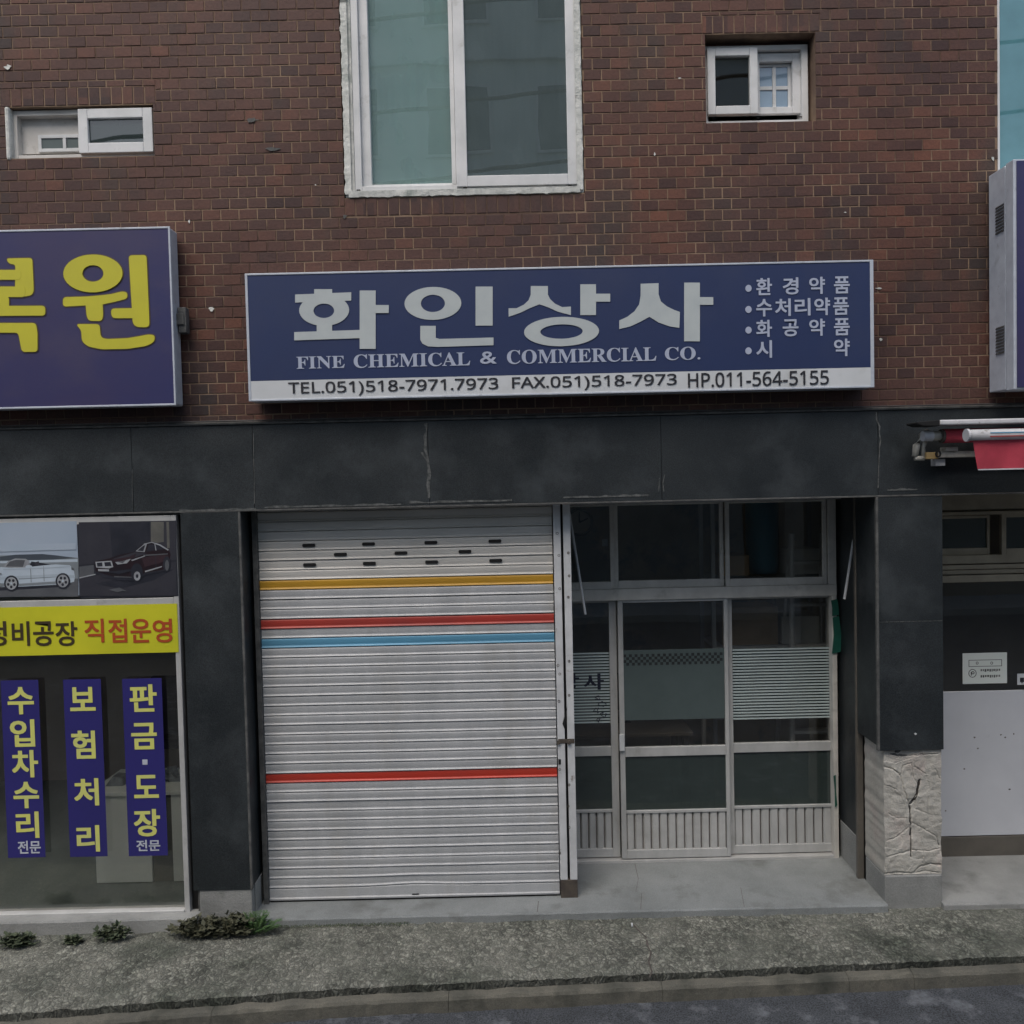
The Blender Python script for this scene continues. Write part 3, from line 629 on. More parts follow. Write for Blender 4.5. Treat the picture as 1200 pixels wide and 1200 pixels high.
def crack_line(pts, w, yf, parent, m='crack', sd=0, name='crack'):
    rr = random.Random(sd); q = []
    for (a, b), (c, d) in zip(pts, pts[1:]):
        for t in (0, .25, .5, .75): q.append((a + (c - a) * t + rr.uniform(-1, 1), b + (d - b) * t + rr.uniform(-1.2, 1.2)))
    q.append(pts[-1]); mb = MB(); V = []
    for px, py in q:
        p = P(px, py, YB + .02); ww = w * rr.uniform(.3, 1.3); y = min(yf(p.x, p.z), yf(p.x + ww, p.z), yf(p.x - ww, p.z)) - .003
        V.append((p.x, y, p.z, ww))
    for a, b in zip(V, V[1:]):
        d = Vector((b[0] - a[0], b[2] - a[2])); n_ = Vector((-d.y, d.x)).normalized() if d.length > 1e-6 else Vector((1, 0))
        mb.add([(a[0] + n_.x * a[3], a[1], a[2] + n_.y * a[3]), (b[0] + n_.x * b[3], b[1], b[2] + n_.y * b[3]), (b[0] - n_.x * b[3], b[1], b[2] - n_.y * b[3]), (a[0] - n_.x * a[3], a[1], a[2] - n_.y * a[3])], [(0, 1, 2, 3), (3, 2, 1, 0)])
    mb.build(name, m, parent)
crack_line([s_(*p) for p in CRACKS[3][0]], .006, core_y, pr, sd=3)
crack_line([s_(*p) for p in CRACKS[4][0]], .0018, core_y, pr, sd=4)
MB().box(cx0 - .003, cx1 - .001, YB + .008, .285, -.03, RPM - .004).build('base_block', 'concrete', pr, bevel=.008)
p = P(1073, 860, YM); mb = MB(); blot(mb, p.x, p.z, .012, .007, YM - .001, sd=4); mb.build('paint_chip', 'sign_white', pr)

# steps
SX0 = LP1 - .01
nst = 60
def slab_step(name, x0, x1, yf, yb, zt, m='step', jag=.006):
    vs = []; fs = []
    for i in range(nst + 1):
        x = x0 + (x1 - x0) * i / nst; j = jag * noise.noise(Vector((x * 9, zt * 40, 5))); k = jag * .5 * noise.noise(Vector((x * 14, 3, zt)))
        vs += [(x, yf + j - .004, -.04), (x, yf + j, zt - .010 + k), (x, yf + .008 + j, zt + k * .5), (x, yf + .03, zt), (x, yb, zt)]
    for i in range(nst):
        for q in range(4): fs.append((i * 5 + q, (i + 1) * 5 + q, (i + 1) * 5 + q + 1, i * 5 + q + 1))
    fs += [(0, 1, 2, 3, 4), tuple(nst * 5 + q for q in (4, 3, 2, 1, 0))]
    return MB().add(vs, fs).build(name, m, B)
slab_step('doorstep', SX0, cx0 - .004, YB - .035, YL + .12, .046)
slab_step('doorstep', RP1 - .02, XR, YB - .03, .86, .038, 'concrete')
slab_step('shop_plinth', XL, LP0 + .036, YB - .07, .08, .085, 'concrete')

# ------------------------------------------------------------ roller shutter
sh0, sh1 = PX(309, 820, YS), PX(651, 820, YS)
STB, STT = PZ(480, 1051, YS), BEAM_B - .012
shut = MB().box(sh0 - .01, sh1 + .0, YS + .03, YS + .05, .03, STT + .15).build('roller_shutter', 'black', B)
edges = []                                    # top pixel line of each slat, measured at x = 480
spec_rows = {'s_yellow': 677.5, 's_red': 723.5, 's_blue': 746.5, 's_red2': 908}
ytop, ybot = 590.0, 1036.0
n_sl = 40; pitch = (PZ(480, 585, YS) - PZ(480, 1037, YS)) / n_sl
def slat_mesh(width, h, bend):
    prof = [(.006, 0), (-.004, .03), (-.0085, .05), (-.0085, .09), (-.0045, .17), (-.0005, .22), (-.0025, .35), (-.0040, .55), (-.0045, .80), (-.0040, .95), (-.001, .975), (.006, 1.0)]
    n = 28; vs = []; fs = []
    for i in range(n + 1):
        u = i / n; w = bend * math.exp(-((u - .5) / .10) ** 2); wv = .0012 * math.sin(u * 9 + bend * 300)
        for y, t in prof: vs.append((u * width, y + wv, t * h + w))
    m = len(prof)
    for i in range(n):
        for j in range(m - 1): fs.append((i * m + j, (i + 1) * m + j, (i + 1) * m + j + 1, i * m + j + 1))
    return vs, fs
cache = {}
zb = PZ(480, 1037, YS)
for i in range(n_sl + 1):
    z0 = zb + i * pitch
    pyc = 1037 - (i + .5) * (1037 - 585) / n_sl
    key = min(spec_rows, key=lambda k: abs(spec_rows[k] - pyc))
    m_ = key if abs(spec_rows[key] - pyc) <= 5.7 else ('shutter_warm' if pyc < 672 else 'shutter')
    bend = .010 * math.exp(-i / 1.4) if i < 6 else 0
    k = (m_, round(bend, 4))
    if k not in cache:
        vs, fs = slat_mesh(sh1 - sh0, pitch * .985, bend); me = bpy.data.meshes.new('slat'); me.from_pydata(vs, [], fs)
        me.materials.append(M[m_]); me.polygons.foreach_set('use_smooth', [True] * len(me.polygons)); me.update(); cache[k] = me
    o = bpy.data.objects.new('slat', cache[k]); o.location = (sh0, YS + random.uniform(-.0015, .0015), z0 + random.uniform(-.0008, .0008)); o.rotation_euler = (random.uniform(-.03, .03), 0, 0); o.parent = shut; col.objects.link(o)
    if m_.startswith('s_'): o['label'] = {'s_yellow': 'yellow painted slat', 's_red': 'upper red painted slat', 's_blue': 'light blue painted slat', 's_red2': 'lower bright red painted slat'}[m_]
# bottom bar
vs, fs = [], []
for i in range(29):
    u = i / 28; w = .010 * math.exp(-((u - .5) / .12) ** 2); x = sh0 + u * (sh1 - sh0)
    vs += [(x, YS + .012, STB), (x, YS - .012, STB + .001), (x, YS - .014, STB + .012), (x, YS - .008, STB + .02), (x, YS - .008, zb - .008 + w), (x, YS + .002, zb - .001 + w)]
for i in range(28):
    for q in range(5): fs.append((i * 6 + q, (i + 1) * 6 + q, (i + 1) * 6 + q + 1, i * 6 + q + 1))
MB().add(vs, fs).build('bottom_bar', 'shutter', shut)
MB().box(sh0 + .004, sh1 - .02, YS - .002, YS + .02, .040, STB - .0005).build('gap_shade', 'black', shut)  # black strip standing in for the shadow gap under the bar
MB().tube([P(483, 1048, YS - .010), P(491, 1047.6, YS - .010)], .004, 6).build('pull_slot', 'black', shut)
for rowpy, xs in (((637, 634), (362, 432, 505, 580)), ((649.5, 647), (399, 470, 545)), ((662, 659), (363, 433, 506, 581))):
    for px in xs:
        py = rowpy[0] + (rowpy[1] - rowpy[0]) * (px - 362) / 218
        p = P(px, py, YS); zc_ = zb + (round((p.z - zb) / pitch - .5) + .52) * pitch
        pts = [(p.x + s * (.036 + .006 * math.cos(a)), zc_ + .0085 * math.sin(a)) for s, a0 in ((1, -90), (-1, 90)) for a in [R(a0 + 30 * k) for k in range(7)] ]
        pts = []
        for s, a0 in ((1, -90), (-1, 90)):
            for k in range(7):
                a = R(a0 + 30 * k); pts.append((p.x + s * .036 + .008 * math.cos(a), zc_ + .011 * math.sin(a)))
        MB().prism(pts, YS - .0085, YS - .001).build('vent_slot', 'black', shut)
MB().box(sh0 - .035, sh0 - .002, YS - .03, YS + .06, .03, STT).build('guide_rail', 'granite_edge', shut, bevel=.003)
# double white post
pz0 = PZ(660, 1031, YS - .03)
def PXc(px): return PX(px, 820, YS - .03)
post = MB().box(PXc(653) + .004, PXc(671) - .004, YS + .0, YS + .055, .035, STT - .002).build('shutter_post', 'black', B)
a = PX(652, 820, YS - .03)
MB().box(PXc(652.5), PXc(661), YS - .035, YS + .06, pz0, STT).build('rail', 'post', post, bevel=.003)
MB().box(PXc(664), PXc(672.5), YS - .035, YS + .06, pz0, STT).build('rail', 'post', post, bevel=.003)
MB().box(PXc(652.5), PXc(672.5), YS - .037, YS + .062, .032, pz0 - .001).build('foot', 'rust', post, bevel=.004)
for px, py in ((654.5, 870), (667, 870)):
    p = P(px, py, YS - .04); MB().tube([(p.x, YS - .05, p.z), (p.x, YS - .034, p.z)], .013, 12).build('bolt', 'rust', post)
z = PZ(660, 867, YS - .04); MB().box(PXc(653), PXc(672), YS - .0385, YS - .0355, z - .025, z + .005).build('hasp', 'rust', post)
p = P(656, 893, YS - .04); MB().box(p.x - .010, p.x + .008, YS - .038, YS - .0355, p.z - .018, p.z + .018).build('lock_slot', 'black', post)
p = P(661, 838, YS - .04); MB().prism([(p.x - .012, p.z - .06), (p.x + .022, p.z + .055), (p.x + .014, p.z - .015), (p.x + .004, p.z - .10)], YS - .039, YS - .036).build('peeled_patch', 'black', post)
for i, (px, py) in enumerate([(653, 625), (666, 648), (655, 651), (667, 675), (656, 690), (666, 700), (654, 780), (667, 775), (656, 790), (667, 815), (655, 822), (667, 920), (656, 902), (666, 945), (667, 970), (656, 1000)]):
    p = P(px, py, YS - .04); mb = MB(); mb.ring(p.x, p.z, .009, .009, .006, .006, YS - .0365, YS - .0352, n=10); mb.build('scribble', 'rust', post) if i % 2 == 0 else blot(mb, p.x, p.z, .003, .010, YS - .0365, sd=i) or mb.build('scribble', 'rust', post)

# ------------------------------------------------------------ glass doors
def D(px, py): return P(px, py, YL)
def DX(px, py=820): return PX(px, py, YL)
def DZ(py, px=800): return PZ(px, py, YL)
z_sill, z_top = DZ(1004), DZ(589)
z_tr0, z_tr1 = DZ(701), DZ(688)
x_l, x_r = DX(640), DX(979, 800)
df = MB()
df.box(x_l, x_r, YL - .045, YL + .06, z_tr0, z_tr1)                   # transom
df.box(x_l, x_r, YL - .04, YL + .06, z_top, BEAM_B + .25)              # head
df.box(x_r - .06, x_r, YL - .04, YL + .06, z_tr1, z_top)
df.box(x_r - .035, x_r, YL - .04, YL + .06, .03, z_tr0)
doorframe = df.build('door_frame', 'alu_warm', B, bevel=.003)
MB().box(x_l, x_r - .035, YL - .04, YL + .06, .031, DZ(1004) + .0).build('threshold', 'alu_light', doorframe, bevel=.003)
MB().box(x_l, x_r + .12, YL - .07, YL - .045, z_top + .002, z_top + .028).build('head_strip', 'alu_light', doorframe, bevel=.002)
# fanlights
for k, (a, b, yo) in enumerate(((652, 719, .0), (719.5, 848, .03), (849, 967, .0))):
    x0, x1 = DX(a, 640), DX(b, 640); zt, zb_ = z_top - .001, z_tr1 + .001
    fl = frame_mb(x0, x1, zb_, zt, YL - .03 + yo, YL - .002 + yo, .030, wb=.055, wt=.012, wr=.030).build('fanlight', 'alu_warm', B, bevel=.003)
    MB().box(x0 + .028, x1 - .028, YL - .018 + yo, YL - .014 + yo, zb_ + .053, zt - .01).build('pane', 'g_shop', fl)
# sliding doors: (left px, right px, y offset, rail set)
def door(a, b, yo, stile_l, stile_r, film, name='sliding_door', pan_m='alu'):
    x0, x1 = DX(a), DX(b); y0, y1 = YL - .03 + yo, YL + .002 + yo
    zt, zb_ = z_tr0 - .001, DZ(1003) + .001
    zr0, zr1 = DZ(883, 850), DZ(872, 850); zp1, zp0 = DZ(947), DZ(993)
    xi0, xi1 = x0 + stile_l, x1 - stile_r
    mb = MB().box(x0, xi0, y0, y1, zb_, zt).box(xi1, x1, y0, y1, zb_, zt).box(xi0, xi1, y0, y1, zt - .02, zt).box(xi0, xi1, y0, y1, zr0, zr1)
    mb.box(xi0, xi1, y0, y1, zp1 - .022, zp1).box(xi0, xi1, y0, y1, zb_, zp0)
    d = mb.build(name, 'alu', B, bevel=.003)
    ym = (y0 + y1) / 2
    MB().box(xi0 - .003, xi1 + .003, ym - .002, ym + .002, zr1 - .003, zt - .018).build('pane', 'g_shop', d)
    MB().box(xi0 - .003, xi1 + .003, ym - .002, ym + .002, zp1 - .003, zr0 + .003).build('pane', 'g_lower', d)
    n = max(4, round((xi1 - xi0) / .064)); w = (xi1 - xi0) / n
    for i in range(n):
        MB().prism([(0, 0)] * 3, 0, 0) if False else None
        xa = xi0 + i * w; g_ = .003
        q = MB().add([(xa + g_, ym + .006, zp0), (xa + g_ + .008, ym - .008, zp0), (xa + w - g_ - .008, ym - .008, zp0), (xa + w - g_, ym + .006, zp0),
                      (xa + g_, ym + .006, zp1 - .022), (xa + g_ + .008, ym - .008, zp1 - .022), (xa + w - g_ - .008, ym - .008, zp1 - .022), (xa + w - g_, ym + .006, zp1 - .022)],
                     [(0, 1, 5, 4), (1, 2, 6, 5), (2, 3, 7, 6)])
        q.build('panel_slat', pan_m, d)
    MB().box(xi0, xi1, ym + .0065, ym + .010, zp0, zp1 - .022).build('panel_backing', 'rust', d)
    yf = ym - .004
    if film == 'stripes':
        z1, z0 = DZ(760, 920), DZ(843, 920); mb = MB(); z = z0
        while z < z1: mb.add([(xi0, yf, z), (xi1, yf, z), (xi1, yf, z + .0125), (xi0, yf, z + .0125)], [(0, 1, 2, 3)]); z += .0225
        mb.build('striped_film', 'film', d)
        MB().add([(xi0, ym + .004, z0), (xi1, ym + .004, z0), (xi1, ym + .004, z1), (xi0, ym + .004, z1)], [(0, 1, 2, 3)]).build('film_backing', 'film_dark', d)
    if film == 'plain':
        z1, z0 = DZ(760), DZ(842); zc = DZ(778)
        MB().add([(xi0, yf, z0), (xi1, yf, z0), (xi1, yf, z1), (xi0, yf, z1)], [(0, 1, 2, 3)]).build('frosted_film', 'film_dark', d)
        mb = MB(); s = .021; nx = int((xi1 - xi0) / s)
        for r_ in range(4):
            for c in range(nx):
                if (r_ + c) % 2: mb.add([(xi0 + c * s, yf - .001, zc + r_ * s), (xi0 + (c + 1) * s, yf - .001, zc + r_ * s), (xi0 + (c + 1) * s, yf - .001, zc + (r_ + 1) * s), (xi0 + c * s, yf - .001, zc + (r_ + 1) * s)], [(0, 1, 2, 3)])
        mb.build('checker_border', 'film_black', d)
    return d, xi0, xi1, yf
d1, a1, b1, yf1 = door(640, 724, .035, .06, .055, 'stripes')
d2, a2, b2, yf2 = door(725, 853, .0, .038, .028, 'plain', pan_m='alu_light')
d3, a3, b3, yf3 = door(850, 982, .04, .060, .045, 'stripes')
tag(d1, 'left sliding door with dark lettering on its striped film'); tag(d2, 'middle sliding door with grey film and checkered border'); tag(d3, 'right sliding door with plain striped film')
MB().box(DX(724), DX(730), YL - .05, YL - .031, DZ(876), DZ(857)).build('handle', 'sign_white', d2, bevel=.003)
# lettering on the left door film
for ch, px0, px1 in (('상', 650, 678), ('사', 684, 707)):
    x0, x1, z0, z1 = RC(px0, 790, px1, 809, YL); text('letter', ch, x0, x1, z0, z1, yf1 - .0015, 'navy_print', d1, bold=.012); text('letter', ch, x0 + .006, x1 + .006, z0, z1, yf1 - .0018, 'navy_print', d1, bold=.012)
mb = MB(); rr = random.Random(3)
for (cx, cy) in ((701, 818), (706, 826), (700, 833), (707, 838), (703, 844)):
    p = P(cx, cy, YL); q = []
    for k in range(9):
        a = k / 8 * R(300) + rr.uniform(0, 3); q.append((p.x + .028 * math.cos(a) * rr.uniform(.5, 1.2), yf1 - .003, p.z + .02 * math.sin(a) * rr.uniform(.5, 1.2)))
    mb.tube(q, .0028, 4)
mb.build('scrawl', 'navy_print', d1)
# green tape patches
for i, (x0, y0, x1, y1) in enumerate(((974, 702, 983, 722), (976, 722, 985, 766), (977, 908, 981, 946))):
    q = RC(x0, y0, x1, y1, YL - .05); rr = random.Random(i)
    MB().prism([(q[0] + rr.uniform(-.01, .01), q[2]), (q[1], q[2] + rr.uniform(-.02, .02)), (q[1] + rr.uniform(-.01, .01), (q[2] + q[3]) / 2), (q[1] - .01, q[3]), (q[0], q[3] - .01), (q[0] + .008, (q[2] + q[3]) / 2)], YL - .052, YL - .047).build('green_tape', 'green_tape', doorframe)
# white rods hanging at the doorway
for (pa, pb, Y0, Y1, lab) in (((1007, 588), (989.5, 702), .40, .42, 'thin white rod hanging slanted in the right corner of the doorway'), ((672, 628), (686, 720), .44, .46, 'thin white rod leaning beside the shutter post at the doors')):
    a, b = P(*pa, Y0), P(*pb, Y1)
    if pa[0] == 672: a = P(667, 600, .44)
    o = MB().tube([a, b], .009, 8).build('rod', 'white_paint'); tag(o, lab, 'rod')

crk = MB()
for (pa, pb, w) in (((631, 1056), (630, 1073), .002), ((752, 1047), (751, 1066), .0015), ((868, 1040), (874, 1066), .0012), ((744, 1012), (748, 1030), .0015), ((748, 1030), (745, 1046), .001)):
    a, b = G(*pa, .0468), G(*pb, .0468); b.y = max(b.y, -.05); crk.add([(a.x - w, a.y, .0472), (a.x + w, a.y, .0472), (b.x + w, b.y, .0472), (b.x - w, b.y, .0472)], [(3, 2, 1, 0)])
crk.build('step_crack', 'crack', B)
# ------------------------------------------------------------ left shop window
YW = .0
def W(px, py): return P(px, py, YW)
zt = PZ(100, 606, YW); zb_ = PZ(100, 1075, YW); xr = PX(216, 840, YW)
lw = MB().box(XL, xr - .035, YW - .02, YW + .05, PZ(100, 615, YW), zt).box(xr - .035, xr, YW - .02, YW + .05, PZ(216, 1060, YW) - .06, zt)
lw.box(XL, xr - .035, YW - .02, YW + .05, PZ(100, 713, YW), PZ(100, 702, YW))
lwo = lw.build('shop_window', 'alu_light', B, bevel=.003)
MB().box(XL, xr - .036, YW - .03, YW + .05, PZ(100, 1076, YW), PZ(100, 1067, YW)).build('window_sill', 'alu_light', lwo, bevel=.004)
MB().box(xr + .002, LP0 + .036, YW + .02, YW + .05, .0, zt).build('frame_gap', 'black', lwo)
MB().box(XL, xr - .036, YW + .014, YW + .018, PZ(100, 1068, YW), PZ(100, 714, YW)).build('pane', 'g_shop', lwo)
MB().box(XL, xr - .036, YW + .014, YW + .018, PZ(100, 701, YW), PZ(100, 616, YW)).build('pane', 'g_shop', lwo)
MB().box(XL, LP0 + .01, YB + .02, .25, zt + .002, BEAM_B - .013).build('head_board', 'granite_edge', lwo)

# ------------------------------------------------------------ right shop front
YR = .66
def Z_(py, px=1150): return PZ(px, py, YR)
rx0 = RP1 - .05
rs = MB().box(rx0, XR, YR - .02, YR + .08, Z_(597), BEAM_B + .2)
rs.box(rx0, XR, YR - .03, YR + .08, Z_(660), Z_(650) )
rso = rs.build('shop_window', 'beige', B, bevel=.004)
for i, (a, b, dy) in enumerate(((603, 599, -.035), (666, 661, -.045), (672, 667, -.03), (681, 673, -.05))):
    MB().box(rx0, XR, YR + dy, YR + .08, Z_(a), Z_(b)).build('rail', 'beige', rso, bevel=.003)
s1 = frame_mb(PX(1060, 625, YR), PX(1161, 625, YR), Z_(650), Z_(604), YR + .01, YR + .04, .03, wb=.05, wt=.02, wr=.02).build('sash', 'beige', B, bevel=.003)
MB().box(PX(1065, 625, YR), PX(1160, 625, YR), YR + .024, YR + .028, Z_(645), Z_(606)).build('pane', 'g_dark', s1)
s2 = frame_mb(PX(1171, 625, YR), PX(1290, 625, YR), Z_(651), Z_(602), YR - .03, YR + .0, .035, wb=.05, wt=.03).build('sash', 'beige', B, bevel=.003)
MB().box(PX(1176, 625, YR), PX(1285, 625, YR), YR - .018, YR - .014, Z_(645), Z_(606)).build('pane', 'g_dark', s2)
MB().box(rx0, XR, YR + .0, YR + .004, Z_(808), Z_(682)).build('pane', 'g_shop', rso)
MB().box(rx0, XR, YR - .03, YR - .005, Z_(977), Z_(809)).build('white_panel', 'white_panel', rso, bevel=.002)
for i, (px, py) in enumerate([(1142, 864), (1146, 877), (1173, 861), (1178, 864), (1188, 860), (1183, 925), (1130, 901), (1108, 950)]):
    p = P(px, py, YR - .03); mb = MB(); blot(mb, p.x, p.z, .008, .006, YR - .0315, sd=i); mb.build('scuff', 'crack' if i == 5 else 'beige_dark', rso)
MB().box(rx0, XR, YR - .035, YR + .06, Z_(1001), Z_(978)).build('bottom_rail', 'beige_dark', rso, bevel=.004)
MB().box(rx0, XR, YR - .045, YR + .06, .039, Z_(1001) - .001).build('threshold', 'concrete', rso, bevel=.004)

# ------------------------------------------------------------ upper windows
# big window
x0, x1, z0, z1 = big
n = 90; mb = MB()
def ragged(mb, ax, az, bx_, bz, inx, inz, w, y0, y1, sd):     # band from line (a-b), ragged outer edge
    n = int(((bx_ - ax) ** 2 + (bz - az) ** 2) ** .5 / .02); O = []
    for i in range(n + 1):
        t = i / n; x, z = ax + (bx_ - ax) * t, az + (bz - az) * t
        e = w * (1 + .45 * noise.noise(Vector((t * n * .35, sd, 0))) + .25 * noise.noise(Vector((t * n * .9, sd, 4))))
        O.append(((x - inx * e, z - inz * e), (x + inx * .02, z + inz * .02)))
    for a, b in zip(O, O[1:]):
        mb.add([(a[0][0], y0 + .004, a[0][1]), (a[1][0], y0, a[1][1]), (b[1][0], y0, b[1][1]), (b[0][0], y0 + .004, b[0][1]),
                (a[0][0], y1, a[0][1]), (b[0][0], y1, b[0][1])], [(0, 1, 2, 3), (3, 2, 1, 0), (0, 3, 5, 4), (4, 5, 3, 0)])
ragged(mb, x0 + .03, z0 + .02, x0 + .03, z1, 1, 0, .023, -.010, .006, 1)
ragged(mb, x1 - .03, z0 + .02, x1 - .03, z1, -1, 0, .020, -.010, .006, 2)
ragged(mb, x0 + .03, z0 + .02, x1 - .03, z0 + .02, 0, 1, .019, -.012, .006, 3)
def bigp(px, Y=.0): return PX(px, 110, Y)
wo = empty('window', (0, 0, 0)); wo.parent = B
mb.build('plaster_surround', 'plaster', wo)
MB().box(x0 + .010, PX(413, 110, .01) - .001, .006, .15, z0 + .005, z1).box(x1 - .035, x1 - .006, .006, .15, z0 + .005, z1).box(PX(413, 110, .01), x1 - .035, .004, .15, z0 + .004, z0 + .045).build('reveal_render', 'plaster', wo)
fo0, fo1 = bigp(413, .01), bigp(675, .01)
frame_mb(fo0, fo1, z0 + .030, z1 - .03, .012, .14, .045, wb=.045, wr=.02).build('frame', 'pvc', wo, bevel=.003)
xm0, xm1 = bigp(529, .02), bigp(548, .02)
zs = PZ(480, 216, .02)
frame_mb(fo0 + .046, bigp(533, .06), z0 + .075, z1 - .08, .045, .095, .058, wb=.022, wr=.02).build('sash', 'pvc', wo, bevel=.003)
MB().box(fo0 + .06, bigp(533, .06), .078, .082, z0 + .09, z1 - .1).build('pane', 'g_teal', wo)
s_r = frame_mb(xm0 + .02, bigp(676.5, .02), z0 + .055, z1 - .08, -.002, .035, .072, wb=.07, wr=.072).build('sash', 'pvc', wo, bevel=.004)
MB().box(xm0 - .010, xm0 + .018, .02, .06, z0 + .08, z1 - .08).build('sash_stile', 'pvc', wo, bevel=.003)
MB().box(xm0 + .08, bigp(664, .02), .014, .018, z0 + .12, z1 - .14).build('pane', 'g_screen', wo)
MB().box(bigp(655, .05), bigp(662, .05), .045, .065, z0 + .12, z1 - .14).build('inner_stile', 'pvc_old', wo, bevel=.002)
for px in (420, 545, 668):
    p = P(px, 229 - (px - 420) * .02, .0); MB().box(p.x - .012, p.x + .012, .003, .011, z0 + .047, z0 + .054).build('drain_cap', 'black', wo)
# curtain, pleated
def curtain(xa, xb, za, zb2, y, m, amp=.02, per=.09, parent=None):
    n = int((xb - xa) / .012); vs = []
    for i in range(n + 1):
        x = xa + (xb - xa) * i / n; yy = y + amp * math.sin(x / per * 2 * math.pi + .8 * math.sin(x * 7))
        vs += [(x, yy, za), (x, yy + .004, zb2)]
    mb = MB().add(vs, [(2 * i, 2 * i + 2, 2 * i + 3, 2 * i + 1) for i in range(n)]); return mb.build('curtain', m, parent, smooth=True)
curtain(fo0 - .3, xm0 + .05, z0 - .1, z1 + .1, .22, 'curtain', parent=wo)
curtain(xm0 + .05, fo1 + .3, z0 - .1, z1 + .1, .34, 'curtain_dk', parent=wo)
# small right window
x0, x1, z0, z1 = smr
wr_ = empty('window', (0, 0, 0)); wr_.parent = B; YQ = .09
def q(a, b, c, d, Y=YQ): return RC(a, b, c, d, Y)
fx = q(826, 53, 947, 143)
frame_mb(x0 + .004, fx[1], z0 + .004, fx[3], YQ, YQ + .10, .030, wb=.045, wr=.042).build('frame', 'pvc', wr_, bevel=.003)
MB().box(fx[1] + .001, x1 - .001, YQ + .03, .28, z0 + .001, z1 - .001).box(x0 + .002, fx[1], YQ + .03, .28, fx[3] + .001, z1 - .001).build('filler', 'brick', wr_)
e = q(829, 56, 888, 134, YQ - .02)
frame_mb(*e, YQ - .025, YQ + .015, .052, wb=.055).build('sash', 'pvc', wr_, bevel=.004)
MB().box(e[0] + .05, e[1] - .05, YQ - .004, YQ, e[2] + .05, e[3] - .05).build('pane', 'g_shop', wr_)
e = q(880, 63, 938, 134, YQ + .04)
frame_mb(*e, YQ + .03, YQ + .06, .055, wb=.045).build('sash', 'pvc', wr_, bevel=.003)
e2 = q(888, 74, 928, 130, YQ + .05)
frame_mb(e2[0], e2[1], e2[2], e2[3], YQ + .062, YQ + .08, .018, wr=.022).build('inner_frame', 'pvc', wr_, bevel=.002)
mx_, mz_ = (e2[0] + e2[1]) / 2, (e2[2] + e2[3]) / 2
MB().box(mx_ - .011, mx_ + .011, YQ + .060, YQ + .078, e2[2] + .018, e2[3] - .018).build('mullion', 'pvc', wr_, bevel=.002)
MB().box(e2[0] + .018, mx_ - .0115, YQ + .062, YQ + .076, mz_ - .012, mz_ + .012).box(mx_ + .0115, e2[1] - .022, YQ + .062, YQ + .076, mz_ - .012, mz_ + .012).build('glazing_bar', 'pvc', wr_, bevel=.002)
for xa, xb in ((e2[0] + .015, mx_ - .010), (mx_ + .010, e2[1] - .018)):
    for za, zb2 in ((e2[2] + .015, mz_ - .010), (mz_ + .010, e2[3] - .015)):
        MB().box(xa, xb, YQ + .070, YQ + .073, za, zb2).build('pane', 'g_blue', wr_)
for px, py in ((837, 139), (888, 138), (938, 137)):
    p = P(px, py, YQ); MB().box(p.x - .010, p.x + .010, YQ - .002, YQ + .001, p.z - .004, p.z + .004).build('drain_cap', 'black', wr_)
# small left window
x0, x1, z0, z1 = sml
wl_ = empty('window', (0, 0, 0)); wl_.parent = B; YQ = .035
fx = q(15, 128, 180, 183, YQ)
frame_mb(fx[0], x1 - .004, z0 + .003, fx[3], YQ, YQ + .10, .030, wb=.030, wr=.02, wt=.035).build('frame', 'pvc_old', wl_, bevel=.003)
MB().box(x0 - .02, fx[0] + .004, -.012, YQ + .08, z0 - .01, z1 + .005).build('plaster_surround', 'plaster', wl_, bevel=.02)
MB().box(x0 + .01, x1 - .002, YQ + .02, .28, fx[3] + .001, z1 - .001).build('filler', 'black', wl_)
e = q(92, 127, 179, 179, YQ - .02)
frame_mb(*e, YQ - .025, YQ + .015, .062, wb=.065, wt=.062).build('sash', 'pvc', wl_, bevel=.004)
MB().box(e[0] + .06, e[1] - .06, YQ - .004, YQ, e[2] + .06, e[3] - .06).build('pane', 'g_dark', wl_)
MB().box((e[0] + e[1]) / 2 - .008, (e[0] + e[1]) / 2 + .008, YQ + .03, YQ + .04, e[2] + .06, e[3] - .06).build('mullion', 'pvc_old', wl_)
e = q(22, 134, 96, 180, YQ + .05)
MB().box(e[0] + .02, e[1], YQ + .05, YQ + .06, e[2], e[3]).build('inner_panel', 'pvc_old', wl_)
e = q(45, 158, 96, 178, YQ + .04)
frame_mb(*e, YQ + .035, YQ + .049, .022).build('inner_frame', 'pvc', wl_, bevel=.002)
mx_ = PX(76, 168, YQ + .04); MB().box(mx_ - .010, mx_ + .010, YQ + .034, YQ + .048, e[2] + .022, e[3] - .022).build('mullion', 'pvc', wl_)
MB().box(e[0] + .02, mx_ - .011, YQ + .042, YQ + .045, e[2] + .02, e[3] - .02).build('pane', 'film_dark', wl_)
MB().box(mx_ + .011, e[1] - .02, YQ + .042, YQ + .045, e[2] + .02, e[3] - .02).build('pane', 'film_dark', wl_)
# corner window at the right edge
x0, x1, z0, z1 = cor
wc = empty('window', (0, 0, 0)); wc.parent = B
frame_mb(x0 + .001, x1 - .01, z0 + .01, z1 - .01, .0, .10, .014, wb=.05, wt=.05).build('frame', 'pvc', wc, bevel=.002)
MB().box(x0 + .013, x1 - .02, .012, .018, z0 + .05, z1 - .05).build('pane', 'g_teal2', wc)
curtain(x0 - .1, x1, z0 - .1, z1 + .1, .45, 'curtain', parent=wc)

